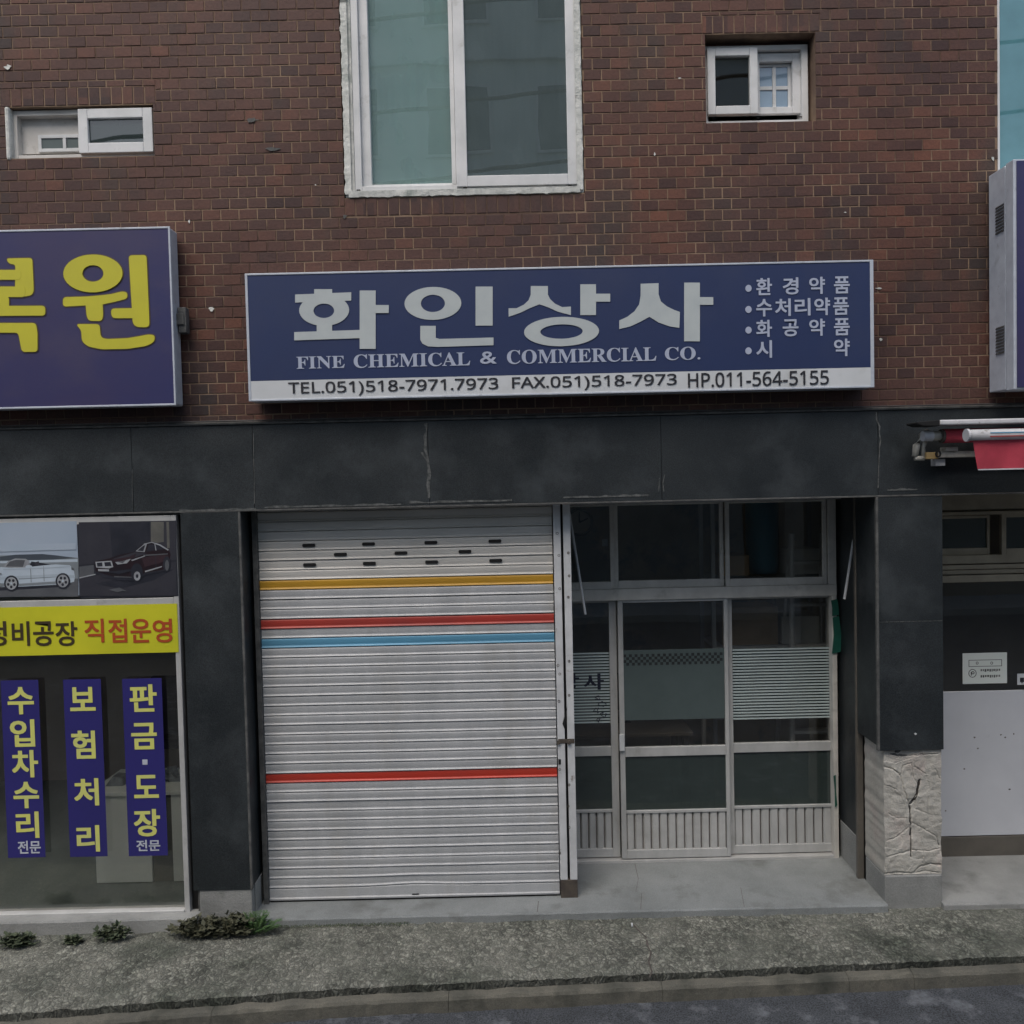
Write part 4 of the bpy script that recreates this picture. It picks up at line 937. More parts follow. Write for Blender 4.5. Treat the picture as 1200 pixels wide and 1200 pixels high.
# ------------------------------------------------------------ building shell and rooms
zc_ = BEAM_B + .16
fl = MB().box(XL, XR, 4.6, 4.8, -.1, ZT).box(XL, XL + .15, .301, 4.6, -.1, ZT).box(XR - .15, XR, .301, 4.6, -.1, ZT).box(XL, XR, .0, 4.8, ZT, ZT + .25)
fl.build('shell', 'room', B)
MB().box(XL + .15, XR - .15, .285, 4.6, BEAM_T - .35, BEAM_T - .2).box(XL + .15, XR - .15, .05, .284, BEAM_B + .002, BEAM_B + .05).build('ceiling', 'room', B)
MB().box(XL + .15, XR - .15, .081, 4.6, -.05, .02).build('interior_floor', 'floor_tile', B)
MB().box(LP1 - .15, LP1 - .05, LPD, 4.6, .02, BEAM_T - .36).box(RP0 + .1, RP0 + .2, .86, 4.6, .02, BEAM_T - .36).build('partition_wall', 'room', B)
MB().box(XL + .15, LP1 - .15, 2.8, 2.9, .02, BEAM_T - .36).build('back_wall', 'room_dark', B)
MB().box(LP1 - .05, RP0 + .1, 2.4, 2.5, .02, BEAM_T - .36).build('back_wall', 'room_mid', B)
MB().box(RP0 + .2, XR - .15, 2.6, 2.7, .02, BEAM_T - .36).build('back_wall', 'room_dark', B)

# ================================================================== signs
def local(zx, zy, ox, oy, s, Y):
    p = P(ox + zx / s, oy + zy / s, Y); return p.x, p.z
# --- main sign
YF = -.17
sx0, sx1, sz0, sz1 = RC(289, 313, 1023, 462, YF)
sx0, sx1 = PX(289.5, 390, YF), PX(1023.5, 380, YF)
sz1, sz0 = PZ(655, 313, YF), PZ(655, 462, YF)
S = empty('shop_sign', ((sx0 + sx1) / 2, YF + .07, sz0), 'long navy sign with pale Korean letters and a white phone number strip above the shutter', 'shop sign')
MB().box(sx0, sx1, YF + .006, -.025, sz0, sz1).build('box', 'sign_edge', S, bevel=.004)
frame_mb(sx0 - .002, sx1 + .002, sz0 - .002, sz1 + .002, YF - .004, YF + .006, .016, wb=.012, wt=.012, wr=.022).build('rim', 'sign_edge', S, bevel=.002)
zw = PZ(655, 438.5, YF)
zw_l, zw_r = zw, zw
MB().box(sx0 + .014, sx1 - .02, YF, YF + .005, zw, sz1 - .010).build('face', 'blue_sign', S)
MB().box(sx0 + .014, sx1 - .02, YF - .001, YF + .005, sz0 + .010, zw - .001).build('phone_strip', 'sign_white', S)
YT = YF - .0035
mz = lambda x, y: local(x, y, 280, 290, 3, YF)
def poly(mb, pts, f, k=0, mi=0): mb.prism([f(*p) for p in pts], YT - .0004 * k, YF - .0002, mi)
def ell(mb, cx, cy, rx, ry, hx, hy, f, sc, k=0, hcx=None, hcy=None, mi=0):
    x, z = f(cx, cy); u = (YF + DC) / F / sc; h = f(hcx if hcx else cx, hcy if hcy else cy)
    mb.ring(x, z, rx * u, ry * u, hx * u, hy * u, YT - .0004 * k, YF - .0002, mi, hcx=h[0], hcz=h[1])
def rrect(x0, y0, x1, y1, r=0):
    if r == 0: return [(x0, y0), (x1, y0), (x1, y1), (x0, y1)]
    out = []
    for cx, cy, a0 in ((x1 - r, y0 + r, -90), (x1 - r, y1 - r, 0), (x0 + r, y1 - r, 90), (x0 + r, y0 + r, 180)):
        for k in range(5): a = R(a0 + 22.5 * k); out.append((cx + r * math.cos(a), cy + r * math.sin(a)))
    return out
mb = MB()
poly(mb, rrect(265, 147, 328, 170), mz, 0); poly(mb, [(198, 166), (395, 158), (395, 187), (198, 194)], mz, 1)
ell(mb, 300, 221, 87, 54, 36, 25, mz, 3, 2, 299, 223)
poly(mb, rrect(274, 262, 328, 300), mz, 3); poly(mb, [(195, 298), (432, 290), (432, 319), (195, 327)], mz, 4)
poly(mb, rrect(425, 152, 481, 357), mz, 5); poly(mb, rrect(470, 203, 527, 231), mz, 6); mb.build('letter', 'sign_grey', S)
mb = MB(); ell(mb, 682, 197, 99, 57, 42, 30, mz, 3, 0); poly(mb, rrect(832, 138, 892, 275), mz, 1)
poly(mb, [(638, 276), (692, 276), (692, 318), (705, 322), (895, 317), (895, 344), (700, 350), (665, 348), (645, 338), (638, 325)], mz, 2); mb.build('letter', 'sign_grey', S)
def siot(dx, dy, wl, wr, top, h1, h2, f, mb, k):
    # symmetrical flared legs: dx centre, top y, apex
    L_ = [(dx - 30, top), (dx - 30, top + 30), (dx - 38, top + 50), (dx - 55, top + 66), (dx - 80, top + 78), (dx - wl, top + h1), (dx - wl, top + h1 + 30), (dx - 70, top + h1 + 17), (dx - 30, top + h1 - 2), (dx, top + h1 - 14),
          (dx + 30, top + h1 - 4), (dx + 65, top + h1 + 12), (dx + wr, top + h2 + 30), (dx + wr, top + h2), (dx + 80, top + 74), (dx + 55, top + 62), (dx + 38, top + 46), (dx + 30, top + 30), (dx + 30, top)]
    poly(mb, L_, f, k)
mb = MB(); siot(1056, 0, 108, 111, 136, 78, 72, mz, mb, 0)
poly(mb, rrect(1200, 130, 1255, 238), mz, 1); poly(mb, rrect(1250, 163, 1305, 191), mz, 2); ell(mb, 1134, 296, 131, 51, 74, 25, mz, 3, 3); mb.build('letter', 'sign_grey', S)
mb = MB(); mz2 = lambda x, y: local(x, y, 660, 290, 3, YF)
poly(mb, [(272, 128), (335, 126), (335, 165), (343, 190), (365, 208), (390, 220), (410, 227), (408, 283), (375, 278), (335, 264), (303, 244), (270, 262), (235, 278), (197, 287), (197, 257), (225, 244), (250, 225), (267, 200), (272, 170)], mz2, 0)
poly(mb, rrect(425, 124, 480, 330), mz2, 1); poly(mb, rrect(470, 175, 527, 202), mz2, 2); mb.build('letter', 'sign_grey', S)
def textpx(name, body, px0, px1, py0, py1, Y, y, m, parent, bold=0.0, fat=0.0):
    x0, x1, z0, z1 = RC(px0, py0, px1, py1, Y)
    if not fat: return text(name, body, x0, x1, z0, z1, y, m, parent, bold)
    o = text(name, body, x0 + fat, x1 - fat, z0 + fat * .7, z1 - fat * .7, y, m, parent, bold); me = o.data
    bm = bmesh.new(); bm.from_mesh(me); src = bm.faces[:]
    for k, (dx, dz) in enumerate(((-fat, -fat * .7), (fat, fat * .7), (-fat, fat * .7), (fat, -fat * .7))):
        g_ = bmesh.ops.duplicate(bm, geom=src); bmesh.ops.translate(bm, vec=(dx, -.00012 * (k + 1), dz), verts=[v for v in g_['geom'] if isinstance(v, bmesh.types.BMVert)])
    bm.to_mesh(me); bm.free(); return o
pya = lambda px, y0: y0 - (px - 655) * .0226
textpx('lettering', serif('FINE'), 347.5, 404, 417.6, 432, YF, YT, 'sign_lav', S, .004)
textpx('lettering', serif('CHEMICAL'), 414.5, 551, 414.0, 430, YF, YT, 'sign_lav', S, .004)
textpx('lettering', '&', 562.5, 582, 412, 426.5, YF, YT, 'sign_lav', S, .0, .0014)
textpx('lettering', serif('COMMERCIAL'), 594, 769, 408.5, 425, YF, YT, 'sign_lav', S, .004)
textpx('lettering', serif('CO.'), 779, 820.5, 406.5, 422, YF, YT, 'sign_lav', S, .004)
textpx('phone_number', sans('TEL.051)518-7971.7973'), 338, 584, 445.4, 462.6, YF, YT - .0012, 'sign_black', S, 0.0, .0014)
textpx('phone_number', sans('FAX.051)518-7973'), 600, 793, 440, 457, YF, YT - .0012, 'sign_black', S, 0.0, .0014)
textpx('phone_number', sans('HP.011-564-5155'), 806, 971, 435.5, 452.5, YF, YT - .0012, 'sign_black', S, 0.0, .0014)
items = [('환경약품', (886, 917, 948, 977), 326, 346), ('수처리약품', (886, 908, 931, 954, 976), 350.5, 371), ('화공약품', (886, 917, 948, 977), 375, 395), ('시약', (886, 977), 399, 419.5)]
for s, xs, y0, y1 in items:
    q0 = P(877, (y0 + y1) / 2 + 2, YF); MB().ring(q0.x, q0.z, .020, .022, .0001, .0001, YT, YF - .0002, n=16).build('bullet', 'sign_lav', S)
    for ch, px in zip(s, xs): textpx('letter', ch, px, px + 18.5, y0 - (px - 886) * .022, y1 - (px - 886) * .022, YF, YT, 'sign_lav', S, .012, .0012)

# --- left sign
YF = -.155; YT = YF - .004
x1 = PX(202.5, 370, YF); z1 = PZ(100, 268, YF); z0 = PZ(100, 477, YF)
S = empty('shop_sign', (x1 - 1.2, YF + .08, z0), 'large violet sign with two fat yellow Korean letters cut by the left edge', 'shop sign')
MB().box(x1 - 2.3, x1, YF + .006, -.03, z0, z1).build('box', 'sign_edge', S, bevel=.012)
frame_mb(x1 - 2.302, x1 + .002, z0 - .002, z1 + .002, YF - .004, YF + .006, .012).build('rim', 'sign_edge', S, bevel=.002)
MB().box(x1 - 2.29, x1 - .011, YF, YF + .005, z0 + .010, z1 - .010).build('face', 'violet_sign', S)
mz = lambda x, y: local(x, y, 0, 240, 4, YF)
def rpoly(pts, r=16, n=4):                 # round the corners of a polygon
    out = []; N = len(pts)
    for i in range(N):
        p, a, b = Vector(pts[i]), Vector(pts[i - 1]), Vector(pts[(i + 1) % N])
        u, v = (a - p), (b - p); ra = min(r, u.length * .45); rb = min(r, v.length * .45)
        A, Bq = p + u.normalized() * ra, p + v.normalized() * rb
        for k in range(n + 1):
            t = k / n; out.append(tuple(A * (1 - t) ** 2 + p * 2 * t * (1 - t) + Bq * t * t))
    return out
def grow(pts, g_):
    N = len(pts); ar = sum(pts[i][0] * pts[(i + 1) % N][1] - pts[(i + 1) % N][0] * pts[i][1] for i in range(N)); sg = 1 if ar > 0 else -1
    out = []
    for i in range(N):
        a, b = Vector(pts[i - 1]), Vector(pts[(i + 1) % N]); d = (b - a).normalized(); out.append((pts[i][0] + d.y * g_ * sg, pts[i][1] - d.x * g_ * sg))
    return out
def yl_letter(polys, rings, f):
    mb = MB()
    for k, p in enumerate(polys):
        p = rpoly(p); mb.prism([f(*v) for v in grow(p, 5)], YT + .0022 - .00015 * k, YF - .0001, 1); mb.prism([f(*v) for v in p], YT - .0004 * k, YF - .0002, 0)
    for k, (cx, cy, rx, ry, hx, hy) in enumerate(rings):
        ell(mb, cx, cy, rx, ry, hx, hy, f, 4, 8 + k)
        x, z = f(cx, cy); u = (YF + DC) / F / 4
        mb.ring(x, z, (rx + 5) * u, (ry + 5) * u, (hx - 5) * u, (hy - 5) * u, YT + .0024, YF - .0001, 1)
    mb.build('letter', ['yellow_letter', 'ochre_outline'], S)
yl_letter([[(297, 434), (420, 430), (520, 420), (575, 406), (598, 412), (598, 440), (540, 455), (480, 468), (297, 478)], [(402, 455), (482, 455), (485, 520), (478, 545), (420, 545), (408, 525)],
           [(605, 238), (688, 236), (702, 565), (690, 575), (640, 573), (624, 556)], [(525, 487), (640, 485), (640, 532), (530, 532), (522, 510)],
           [(358, 560), (468, 560), (474, 622), (500, 630), (600, 626), (700, 608), (727, 612), (725, 642), (690, 662), (600, 676), (480, 678), (415, 665), (385, 640), (384, 590)]],
          [(438, 323, 137, 87, 49, 38)], mz)
yl_letter([[(30, 252), (155, 250), (160, 405), (145, 425), (110, 432), (-110, 434), (-165, 425), (-176, 405), (-180, 250), (-100, 250), (-98, 306), (74, 306), (74, 280), (45, 278)],
           ], [], mz) if False else None
yl_letter([[(30, 252), (153, 250), (160, 405), (150, 425), (100, 433), (72, 433), (74, 280), (45, 278)], [(-178, 252), (-98, 250), (-96, 432), (-150, 428), (-172, 405)],
           [(-120, 306), (100, 306), (100, 352), (-120, 352)], [(-140, 384), (120, 384), (120, 433), (-140, 433)], [(-30, 430), (44, 430), (44, 490), (-30, 490)],
           [(-205, 476), (213, 474), (215, 520), (-205, 522)], [(-150, 555), (170, 555), (178, 600), (178, 690), (105, 690), (88, 600), (-150, 600)]], [], mz)
# hook plate beside it
q0 = RC(210, 361, 220, 391, -.06)
hk = MB().box(q0[0] + .004, q0[1], -.09, -.03, q0[2], q0[3]).box(q0[0] - .01, q0[1] - .01, -.10, -.091, q0[2] + .05, q0[3] - .04); hk.build('hanging_bracket', 'granite_edge', S, bevel=.006)

# --- projecting sign at the right
bx0 = PX(1160, 330, -.04); yf = -(DC - 595 / 980 * 0 - 0) ; YF = bx0 * F / (1191 - 598) - DC
S = empty('shop_sign', (bx0 + .9, YF + .15, PZ(1160, 458, -.04)), 'deep grey sign box with vented side and blue face at the right edge', 'shop sign')
z0 = PZ(1195, 456, YF); z1 = PZ(1199, 186, YF)
MB().box(bx0, bx0 + 2.0, YF + .10, -.03, z0 + .01, z1 - .004).build('box', 'sign_edge', S, bevel=.004)
MB().box(bx0 + .004, bx0 + 1.9, YF + .086, YF + .099, z0 + .012, z1 - .012).build('seam', 'black', S)
MB().box(bx0 - .006, bx0 + 2.0, YF + .004, YF + .085, z0, z1).build('front_case', 'sign_edge', S, bevel=.004)
MB().box(bx0 + .012, bx0 + 1.98, YF - .002, YF + .003, z0 + .012, z1 - .012).build('face', 'violet_sign', S)
for zc1 in (PZ(1167, 258, -.15), PZ(1167, 400, -.15)):
    for k in range(9):
        z = zc1 + (k - 4) * .020
        MB().add([(bx0 - .008, -.20, z), (bx0 - .008, -.11, z), (bx0 + .0, -.11, z + .012), (bx0 + .0, -.20, z + .012), (bx0, -.20, z), (bx0, -.11, z)], [(0, 1, 2, 3), (3, 2, 1, 0), (0, 4, 5, 1)]).build('vent_louvre', 'granite_edge', S)

# ================================================================== prints on the left window
YP = YW - .024
def banner(px0, px1, y0, y1, chars, label, small=None):
    x0, x1, z0, z1 = RC(px0, y0, px1, y1, YP)
    r_ = empty('window_banner', ((x0 + x1) / 2, YP, z0), label, 'banner', 'vertical indigo banners on the left shop window')
    MB().box(x0, x1, YP, YP + .0015, z0, z1).build('film', 'indigo', r_)
    for ch, a, b, c, d in chars:
        if ch == '·':
            q = RC(a, b, c, d, YP); MB().box(q[0], q[1], YP - .002, YP - .001, q[2], q[3]).build('dot', 'white_print', r_)
        else: textpx('letter', ch, a, c, b, d, YP, YP - .0022, 'lime_letter', r_, .012, .0032)
    if small: textpx('small_lettering', '전문', small[0], small[2], small[1], small[3], YP, YP - .0022, 'white_print', r_, .012, .001)
YW2 = YP
banner(5, 49, 797, 1005, [('수', 9, 805, 40, 837), ('입', 12, 843, 41, 875), ('차', 14, 879, 45, 911), ('수', 16, 916, 46, 947), ('리', 19, 951, 46, 982)], 'leftmost of three vertical indigo banners, five stacked letters and a small word', (21, 985, 48, 1000))
banner(78, 122, 796, 1004, [('보', 82, 805, 112, 833), ('험', 84, 856, 112, 889), ('처', 87, 912, 116, 944), ('리', 90, 967, 117, 998)], 'middle vertical indigo banner with four widely spaced yellow letters')
banner(147, 193, 795, 1003, [('판', 152, 802, 184, 834), ('금', 154, 847, 184, 878), ('·', 167, 890, 173, 896), ('도', 157, 908, 186, 935), ('장', 157, 948, 188, 980)], 'rightmost of three indigo banners, split by a dot, next to the granite pillar', (160, 984, 188, 997))
x0, x1, z0, z1 = RC(-120, 711, 208, 768, YP)
r_ = empty('yellow_banner', ((x0 + x1) / 2, YP, z0), 'wide yellow banner strip with dark brown and red letters across the left shop window', 'banner')
x1 = PX(208.5, 738, YP)
MB().box(x0, x1, YP, YP + .0015, z0, z1).build('film', 'yellow_banner', r_)
for ch, a, b in (('정', -18, 8), ('비', 14, 35), ('공', 39, 63), ('장', 65, 91)): textpx('letter', ch, a, b, 728, 757, YP, YP - .0022, 'brown_print', r_, .012, .0012)
for ch, a, b in (('직', 99, 122), ('접', 127, 149), ('운', 153, 177), ('영', 179, 202)): textpx('letter', ch, a, b, 725, 753, YP, YP - .0022, 'red_print', r_, .012, .0012)
# posters with cars
YP = YW - .021
M['p_sky'] = mat('poster_sky', (.30, .37, .46), (.36, .42, .50), scale=1, rough=.35)
M['p_pale'] = mat('poster_pale', (.38, .44, .50), (.33, .39, .45), scale=4, rough=.35)
M['p_sky2'] = mat('poster_low_sky', (.34, .41, .49), (.38, .44, .52), scale=3, rough=.35)
M['p_hill'] = mat('poster_hill', (.07, .085, .10), (.05, .06, .08), scale=4, rough=.35)
M['p_land'] = mat('poster_land', (.22, .25, .27), (.17, .19, .21), scale=4, rough=.35)
M['p_road'] = mat('poster_road', (.11, .115, .125), (.07, .075, .085), scale=5, rough=.35)
M['p_white'] = mat('poster_white', (.46, .53, .60), (.38, .45, .52), scale=4, rough=.35)
M['p_dark'] = mat('poster_dark', (.020, .022, .030), (.035, .036, .048), scale=5, rough=.35)
M['p_dark2'] = mat('poster_charcoal', (.045, .045, .055), (.030, .030, .040), scale=5, rough=.35)
M['p_maroon'] = mat('poster_maroon', (.024, .012, .016), (.014, .011, .015), scale=6, rough=.35)
M['p_glint'] = mat('poster_glint', (.34, .36, .38), (.22, .23, .25), scale=10, rough=.35)
M['p_sheen'] = mat('poster_sheen', (.046, .026, .032), (.032, .020, .026), scale=9, rough=.35)
M['p_stone'] = mat('poster_stone', (.15, .145, .13), (.10, .10, .09), scale=9, rough=.35)
f = lambda x, y: local(x, y, 0, 590, 5, YP)
class Print:
    def __init__(s, mats): s.mb = MB(); s.k = 0; s.mats = mats
    def p(s, pts, m):
        s.k += 1; q = [f(*v) for v in pts]; n = len(q)
        a = sum(q[i][0] * q[(i + 1) % n][1] - q[(i + 1) % n][0] * q[i][1] for i in range(n))
        if a < 0: q = q[::-1]
        s.mb.add([(x, YP - .001 - .0001 * s.k, z) for x, z in q], [tuple(range(n))], s.mats.index(m)); return s
    def e(s, cx, cy, rx, ry, m, n=18): return s.p([(cx + rx * math.cos(2 * math.pi * i / n), cy + ry * math.sin(2 * math.pi * i / n)) for i in range(n)], m)
def poster(px0, px1, label, draw, mats):
    x0, x1, z0, z1 = RC(px0, 613, px1, 700, YP)
    r_ = empty('car_poster', ((x0 + x1) / 2, YP, z0), label, 'poster')
    MB().box(x0, x1, YP, YP + .0012, z0, z1).build('sheet', mats[0], r_)
    pr_ = Print(mats); draw(pr_); pr_.mb.build('picture', mats, r_)
def car1(c):
    c.p([(-500, 318), (250, 298), (460, 318), (460, 545), (-500, 550)], 'p_land').p([(0, 312), (90, 300), (250, 296), (340, 305), (445, 320), (300, 330), (0, 335)], 'p_hill').p([(0, 338), (455, 326), (455, 342), (0, 350)], 'p_white')
    c.p([(-500, 470), (460, 440), (460, 545), (-500, 550)], 'p_road').p([(-40, 495), (340, 478), (430, 470), (350, 490), (110, 505), (-40, 512)], 'p_dark')
    c.p([(-60, 385), (10, 372), (70, 378), (180, 372), (240, 362), (330, 357), (410, 362), (432, 385), (440, 430), (435, 458), (405, 466), (335, 475), (110, 488), (25, 488), (-60, 480)], 'p_white')
    c.p([(20, 372), (48, 338), (90, 322), (150, 324), (175, 338), (160, 374), (100, 378)], 'p_glint').p([(34, 370), (58, 340), (95, 330), (148, 332), (135, 372)], 'p_road').p([(170, 372), (185, 340), (225, 345), (300, 358), (220, 366)], 'p_dark').p([(205, 362), (205, 344), (228, 338), (235, 362)], 'p_dark2').e(170, 370, 20, 9, 'p_white')
    c.p([(110, 440), (330, 428), (330, 432), (110, 445)], 'p_land')
    c.p([(-60, 432), (110, 424), (330, 414), (436, 420), (438, 436), (330, 430), (110, 440), (-60, 448)], 'p_pale').p([(-60, 462), (25, 468), (110, 470), (330, 456), (340, 470), (110, 484), (25, 486), (-60, 480)], 'p_land')
    c.p([(178, 376), (182, 376), (186, 462), (182, 463)], 'p_land').p([(255, 368), (258, 368), (262, 455), (258, 456)], 'p_land').p([(20, 384), (180, 379), (410, 368), (412, 372), (180, 384), (22, 389)], 'p_pale').p([(418, 372), (434, 380), (436, 394), (420, 388)], 'p_road').p([(-60, 250), (90, 240), (445, 232), (445, 270), (100, 280), (-60, 285)], 'p_sky2')
    for x, y in ((68, 468), (370, 454)):
        c.e(x, y, 43, 47, 'p_dark').e(x, y, 33, 37, 'p_glint')
        for k in range(5):
            a = R(72 * k + 20); c.e(x + 19 * math.cos(a), y + 21 * math.sin(a), 8, 9, 'p_dark', 8)
        c.e(x, y, 6, 7, 'p_white', 8)
    c.e(5, 412, 8, 6, 'p_land', 8)
def car2(c):
    c.p([(462, 110), (1035, 100), (1035, 330), (462, 360)], 'p_dark2').p([(640, 110), (880, 108), (880, 290), (660, 330)], 'p_dark').p([(885, 108), (960, 108), (960, 225), (885, 235)], 'p_stone').p([(975, 108), (990, 108), (995, 260), (980, 262)], 'p_stone').p([(465, 370), (550, 360), (552, 415), (465, 430)], 'p_road')
    c.p([(465, 440), (1035, 340), (1035, 540), (465, 542)], 'p_dark2').p([(465, 432), (560, 412), (560, 418), (465, 440)], 'p_glint').p([(560, 470), (900, 400), (1020, 385), (900, 450), (700, 500)], 'p_dark')
    c.p([(555, 340), (640, 322), (700, 300), (790, 282), (840, 235), (885, 222), (935, 235), (990, 268), (1000, 300), (985, 380), (940, 392), (850, 405), (800, 440), (740, 435), (670, 430), (600, 410), (560, 395)], 'p_maroon')
    c.p([(660, 325), (790, 285), (860, 290), (760, 330), (680, 350)], 'p_dark2').p([(795, 280), (842, 240), (862, 236), (848, 285)], 'p_glint').p([(805, 276), (842, 246), (852, 244), (840, 280)], 'p_dark').p([(858, 282), (872, 240), (925, 240), (968, 266), (905, 275)], 'p_dark')
    c.p([(842, 236), (890, 224), (940, 240), (990, 270), (984, 276), (935, 246), (888, 230), (846, 242)], 'p_glint').p([(905, 235), (910, 235), (918, 275), (912, 275)], 'p_glint')
    c.p([(560, 342), (655, 335), (665, 372), (640, 380), (565, 375)], 'p_glint').p([(568, 348), (600, 345), (602, 368), (572, 370)], 'p_dark').p([(612, 345), (648, 342), (655, 366), (616, 368)], 'p_dark').p([(672, 340), (735, 325), (768, 325), (745, 350), (690, 358)], 'p_glint').p([(690, 342), (740, 332), (720, 350)], 'p_road')
    c.p([(575, 384), (640, 386), (640, 398), (578, 396)], 'p_glint').p([(850, 395), (950, 366), (950, 373), (852, 403)], 'p_glint').p([(670, 425), (780, 430), (780, 435), (672, 432)], 'p_road')
    c.p([(830, 318), (940, 300), (988, 305), (985, 330), (930, 352), (850, 372)], 'p_sheen').p([(650, 330), (760, 312), (800, 292), (788, 318), (720, 336), (660, 346)], 'p_sheen').p([(910, 300), (913, 300), (918, 372), (914, 373)], 'p_dark').p([(600, 400), (700, 412), (780, 395), (760, 385), (680, 395)], 'p_dark').p([(840, 300), (985, 292), (985, 298), (842, 308)], 'p_road').p([(770, 330), (850, 305), (852, 309), (775, 338)], 'p_glint').p([(560, 396), (670, 432), (740, 437), (800, 442), (850, 407), (940, 394), (985, 382), (988, 392), (850, 420), (800, 455), (700, 450), (600, 430)], 'p_dark').e(803, 405, 36, 55, 'p_dark').e(805, 425, 20, 27, 'p_glint', 12).e(805, 425, 8, 12, 'p_dark', 8).e(978, 355, 22, 46, 'p_dark').e(980, 362, 12, 32, 'p_road', 12)
    c.p([(640, 505), (700, 492), (750, 515), (720, 512), (690, 520)], 'p_road')
poster(-110, 91.5, 'poster of a white open-top car under grey sky, upper left window', car1, ['p_sky', 'p_hill', 'p_land', 'p_road', 'p_white', 'p_glint', 'p_dark', 'p_dark2', 'p_pale', 'p_sky2'])
poster(92, 207.5, 'poster of a dark red coupe in a dark garage beside the white car poster', car2, ['p_dark', 'p_dark2', 'p_maroon', 'p_glint', 'p_road', 'p_stone', 'p_sheen'])

# notices on the right window
YN = YR - .003
x0, x1, z0, z1 = RC(1128, 765, 1180, 801, YN)
n1 = empty('notice', ((x0 + x1) / 2, YN, z0), 'small pale notice sheet with boxed lines and a round mark on the dark right window', 'notice')
MB().box(x0, x1, YN - .001, YN, z0, z1).build('sheet', 'desk', n1)
a, b, c_, d_ = RC(1135, 773, 1174, 781, YN)
frame_mb(a, b, c_, d_, YN - .002, YN - .0012, .004).build('box_outline', 'granite_edge', n1)
for px in (1145, 1162): p = P(px, 777, YN); MB().ring(p.x, p.z, .010, .011, .006, .007, YN - .002, YN - .0012, n=12).build('mark', 'granite_edge', n1)
p = P(1139.5, 789, YN); MB().ring(p.x, p.z, .030, .032, .025, .027, YN - .002, YN - .0012, n=24).build('round_mark', 'granite_edge', n1)
MB().ring(p.x + .003, p.z + .004, .012, .012, .006, .006, YN - .002, YN - .0012, n=12).box(p.x - .012, p.x - .006, YN - .0025, YN - .0012, p.z - .016, p.z + .012).build('round_mark', 'granite_edge', n1)
for yy in (785.5, 792.5):
    a, b, c_, d_ = RC(1149, yy - 1.6, 1172, yy + 1.6, YN); mb = MB(); x = a; rr = random.Random(int(yy))
    while x < b: w = rr.uniform(.006, .014); mb.box(x, min(b, x + w), YN - .002, YN - .0012, c_ + rr.uniform(0, .006), d_); x += w + .005
    mb.build('small_print', 'granite_edge', n1)
x0, x1, z0, z1 = RC(1192, 789, 1235, 802, YN)
n2 = empty('sticker', ((x0 + x1) / 2, YN, z0), 'small white sticker at the right edge above the white panel', 'sticker')
MB().box(x0, x1, YN - .001, YN, z0, z1).build('sheet', 'sign_white', n2)
MB().box(x0 + .02, x0 + .05, YN - .002, YN - .0012, z0 + .02, z1 - .03).box(x0 + .03, x0 + .04, YN - .002, YN - .0012, z0 + .01, z0 + .019).build('mark', 'sign_black', n2)

# ================================================================== awning
A0 = P(1072, 520, -.12)
A = empty('awning', (A0.x, -.05, A0.z), 'rolled red awning with white tubes and cast bracket on the right beam', 'awning')
def ln(pa, ya, pb, yb): return [P(*pa, ya), P(*pb, yb)]
AX = 5.9
def bar(name, px, py, Y, r, m, x_end=AX, cap=None, n=20, x_off=0):
    p = P(px, py, Y); o = MB().tube([(p.x + x_off, Y, p.z), (x_end, Y, p.z)], r, n).build(name, m, A, smooth=False)
    for f_ in o.data.polygons: f_.use_smooth = len(f_.vertices) == 4
    return p
p = P(1095, 496, -.20); MB().box(p.x, AX, -.27, -.13, p.z - .016, p.z + .016).build('hood', 'awn_white', A, bevel=.008)
q1 = P(1070, 496, -.20); MB().prism([(q1.x - .01, p.z + .006), (p.x, p.z + .016), (p.x, p.z - .022), (q1.x + .03, p.z - .020), (q1.x - .01, p.z - .006)], -.27, -.13).build('end_cap', 'black', A, bevel=.004)
p = bar('fabric_roll', 1105, 511, -.16, .045, 'awn_red')
bar('roller_end', 1083, 511, -.16, .030, 'awn_cast', x_end=P(1106, 511, -.16).x)
pe = P(1083, 511, -.16); MB().tube([(pe.x - .01, -.16, pe.z), (pe.x + .05, -.16, pe.z)], [.034, .034], 16).build('roller_cap', 'awn_white', A)
pe = P(1102, 511, -.16); MB().tube([(pe.x, -.16, pe.z), (pe.x + .02, -.16, pe.z)], [.043, .043], 16).build('collar', 'crack', A)
pf = bar('front_bar', 1134, 510, -.34, .034, 'awn_white')
MB().tube([(pf.x - .012, -.34, pf.z), (pf.x + .002, -.34, pf.z)], [.039, .039], 20).build('front_bar_cap', 'awn_white', A)
for k, (mm, dz) in enumerate((('s_blue', .010), ('s_red', -.012))):
    MB().box(pf.x + .12, AX, -.3755, -.374 + .006, pf.z + dz - .003, pf.z + dz + .003).build('stripe', mm, A)
v0 = P(1140, 514, -.345); v1 = P(1146, 550, -.345)
n = 60; vs = []
for i in range(n + 1):
    for j in range(9):
        t = j / 8; x = v0.x + (v1.x - v0.x) * t + (AX - v0.x) * i / n
        vs.append((x, -.345 + .012 * math.sin(x * 9) * t + .006 * math.sin(x * 31 + t * 3) * t, v0.z + (v1.z - v0.z) * t))
MB().add(vs, [(i * 9 + j, i * 9 + j + 1, (i + 1) * 9 + j + 1, (i + 1) * 9 + j) for i in range(n) for j in range(8)]).build('valance', 'awn_red', A, smooth=True)
MB().box(v1.x, AX, -.352, -.345, v1.z - .006, v1.z + .002).build('valance_hem', 'awn_white', A)
mb = MB(); pts = [P(1088, 505, -.12), P(1080, 511, -.12), P(1074, 522, -.12), P(1072, 535, -.12)]
mb.tube(pts, [.018, .022, .022, .018], 10); pts = [P(1072, 537, -.12), P(1083, 537, -.12)]; mb.tube(pts, [.016, .016], 10)
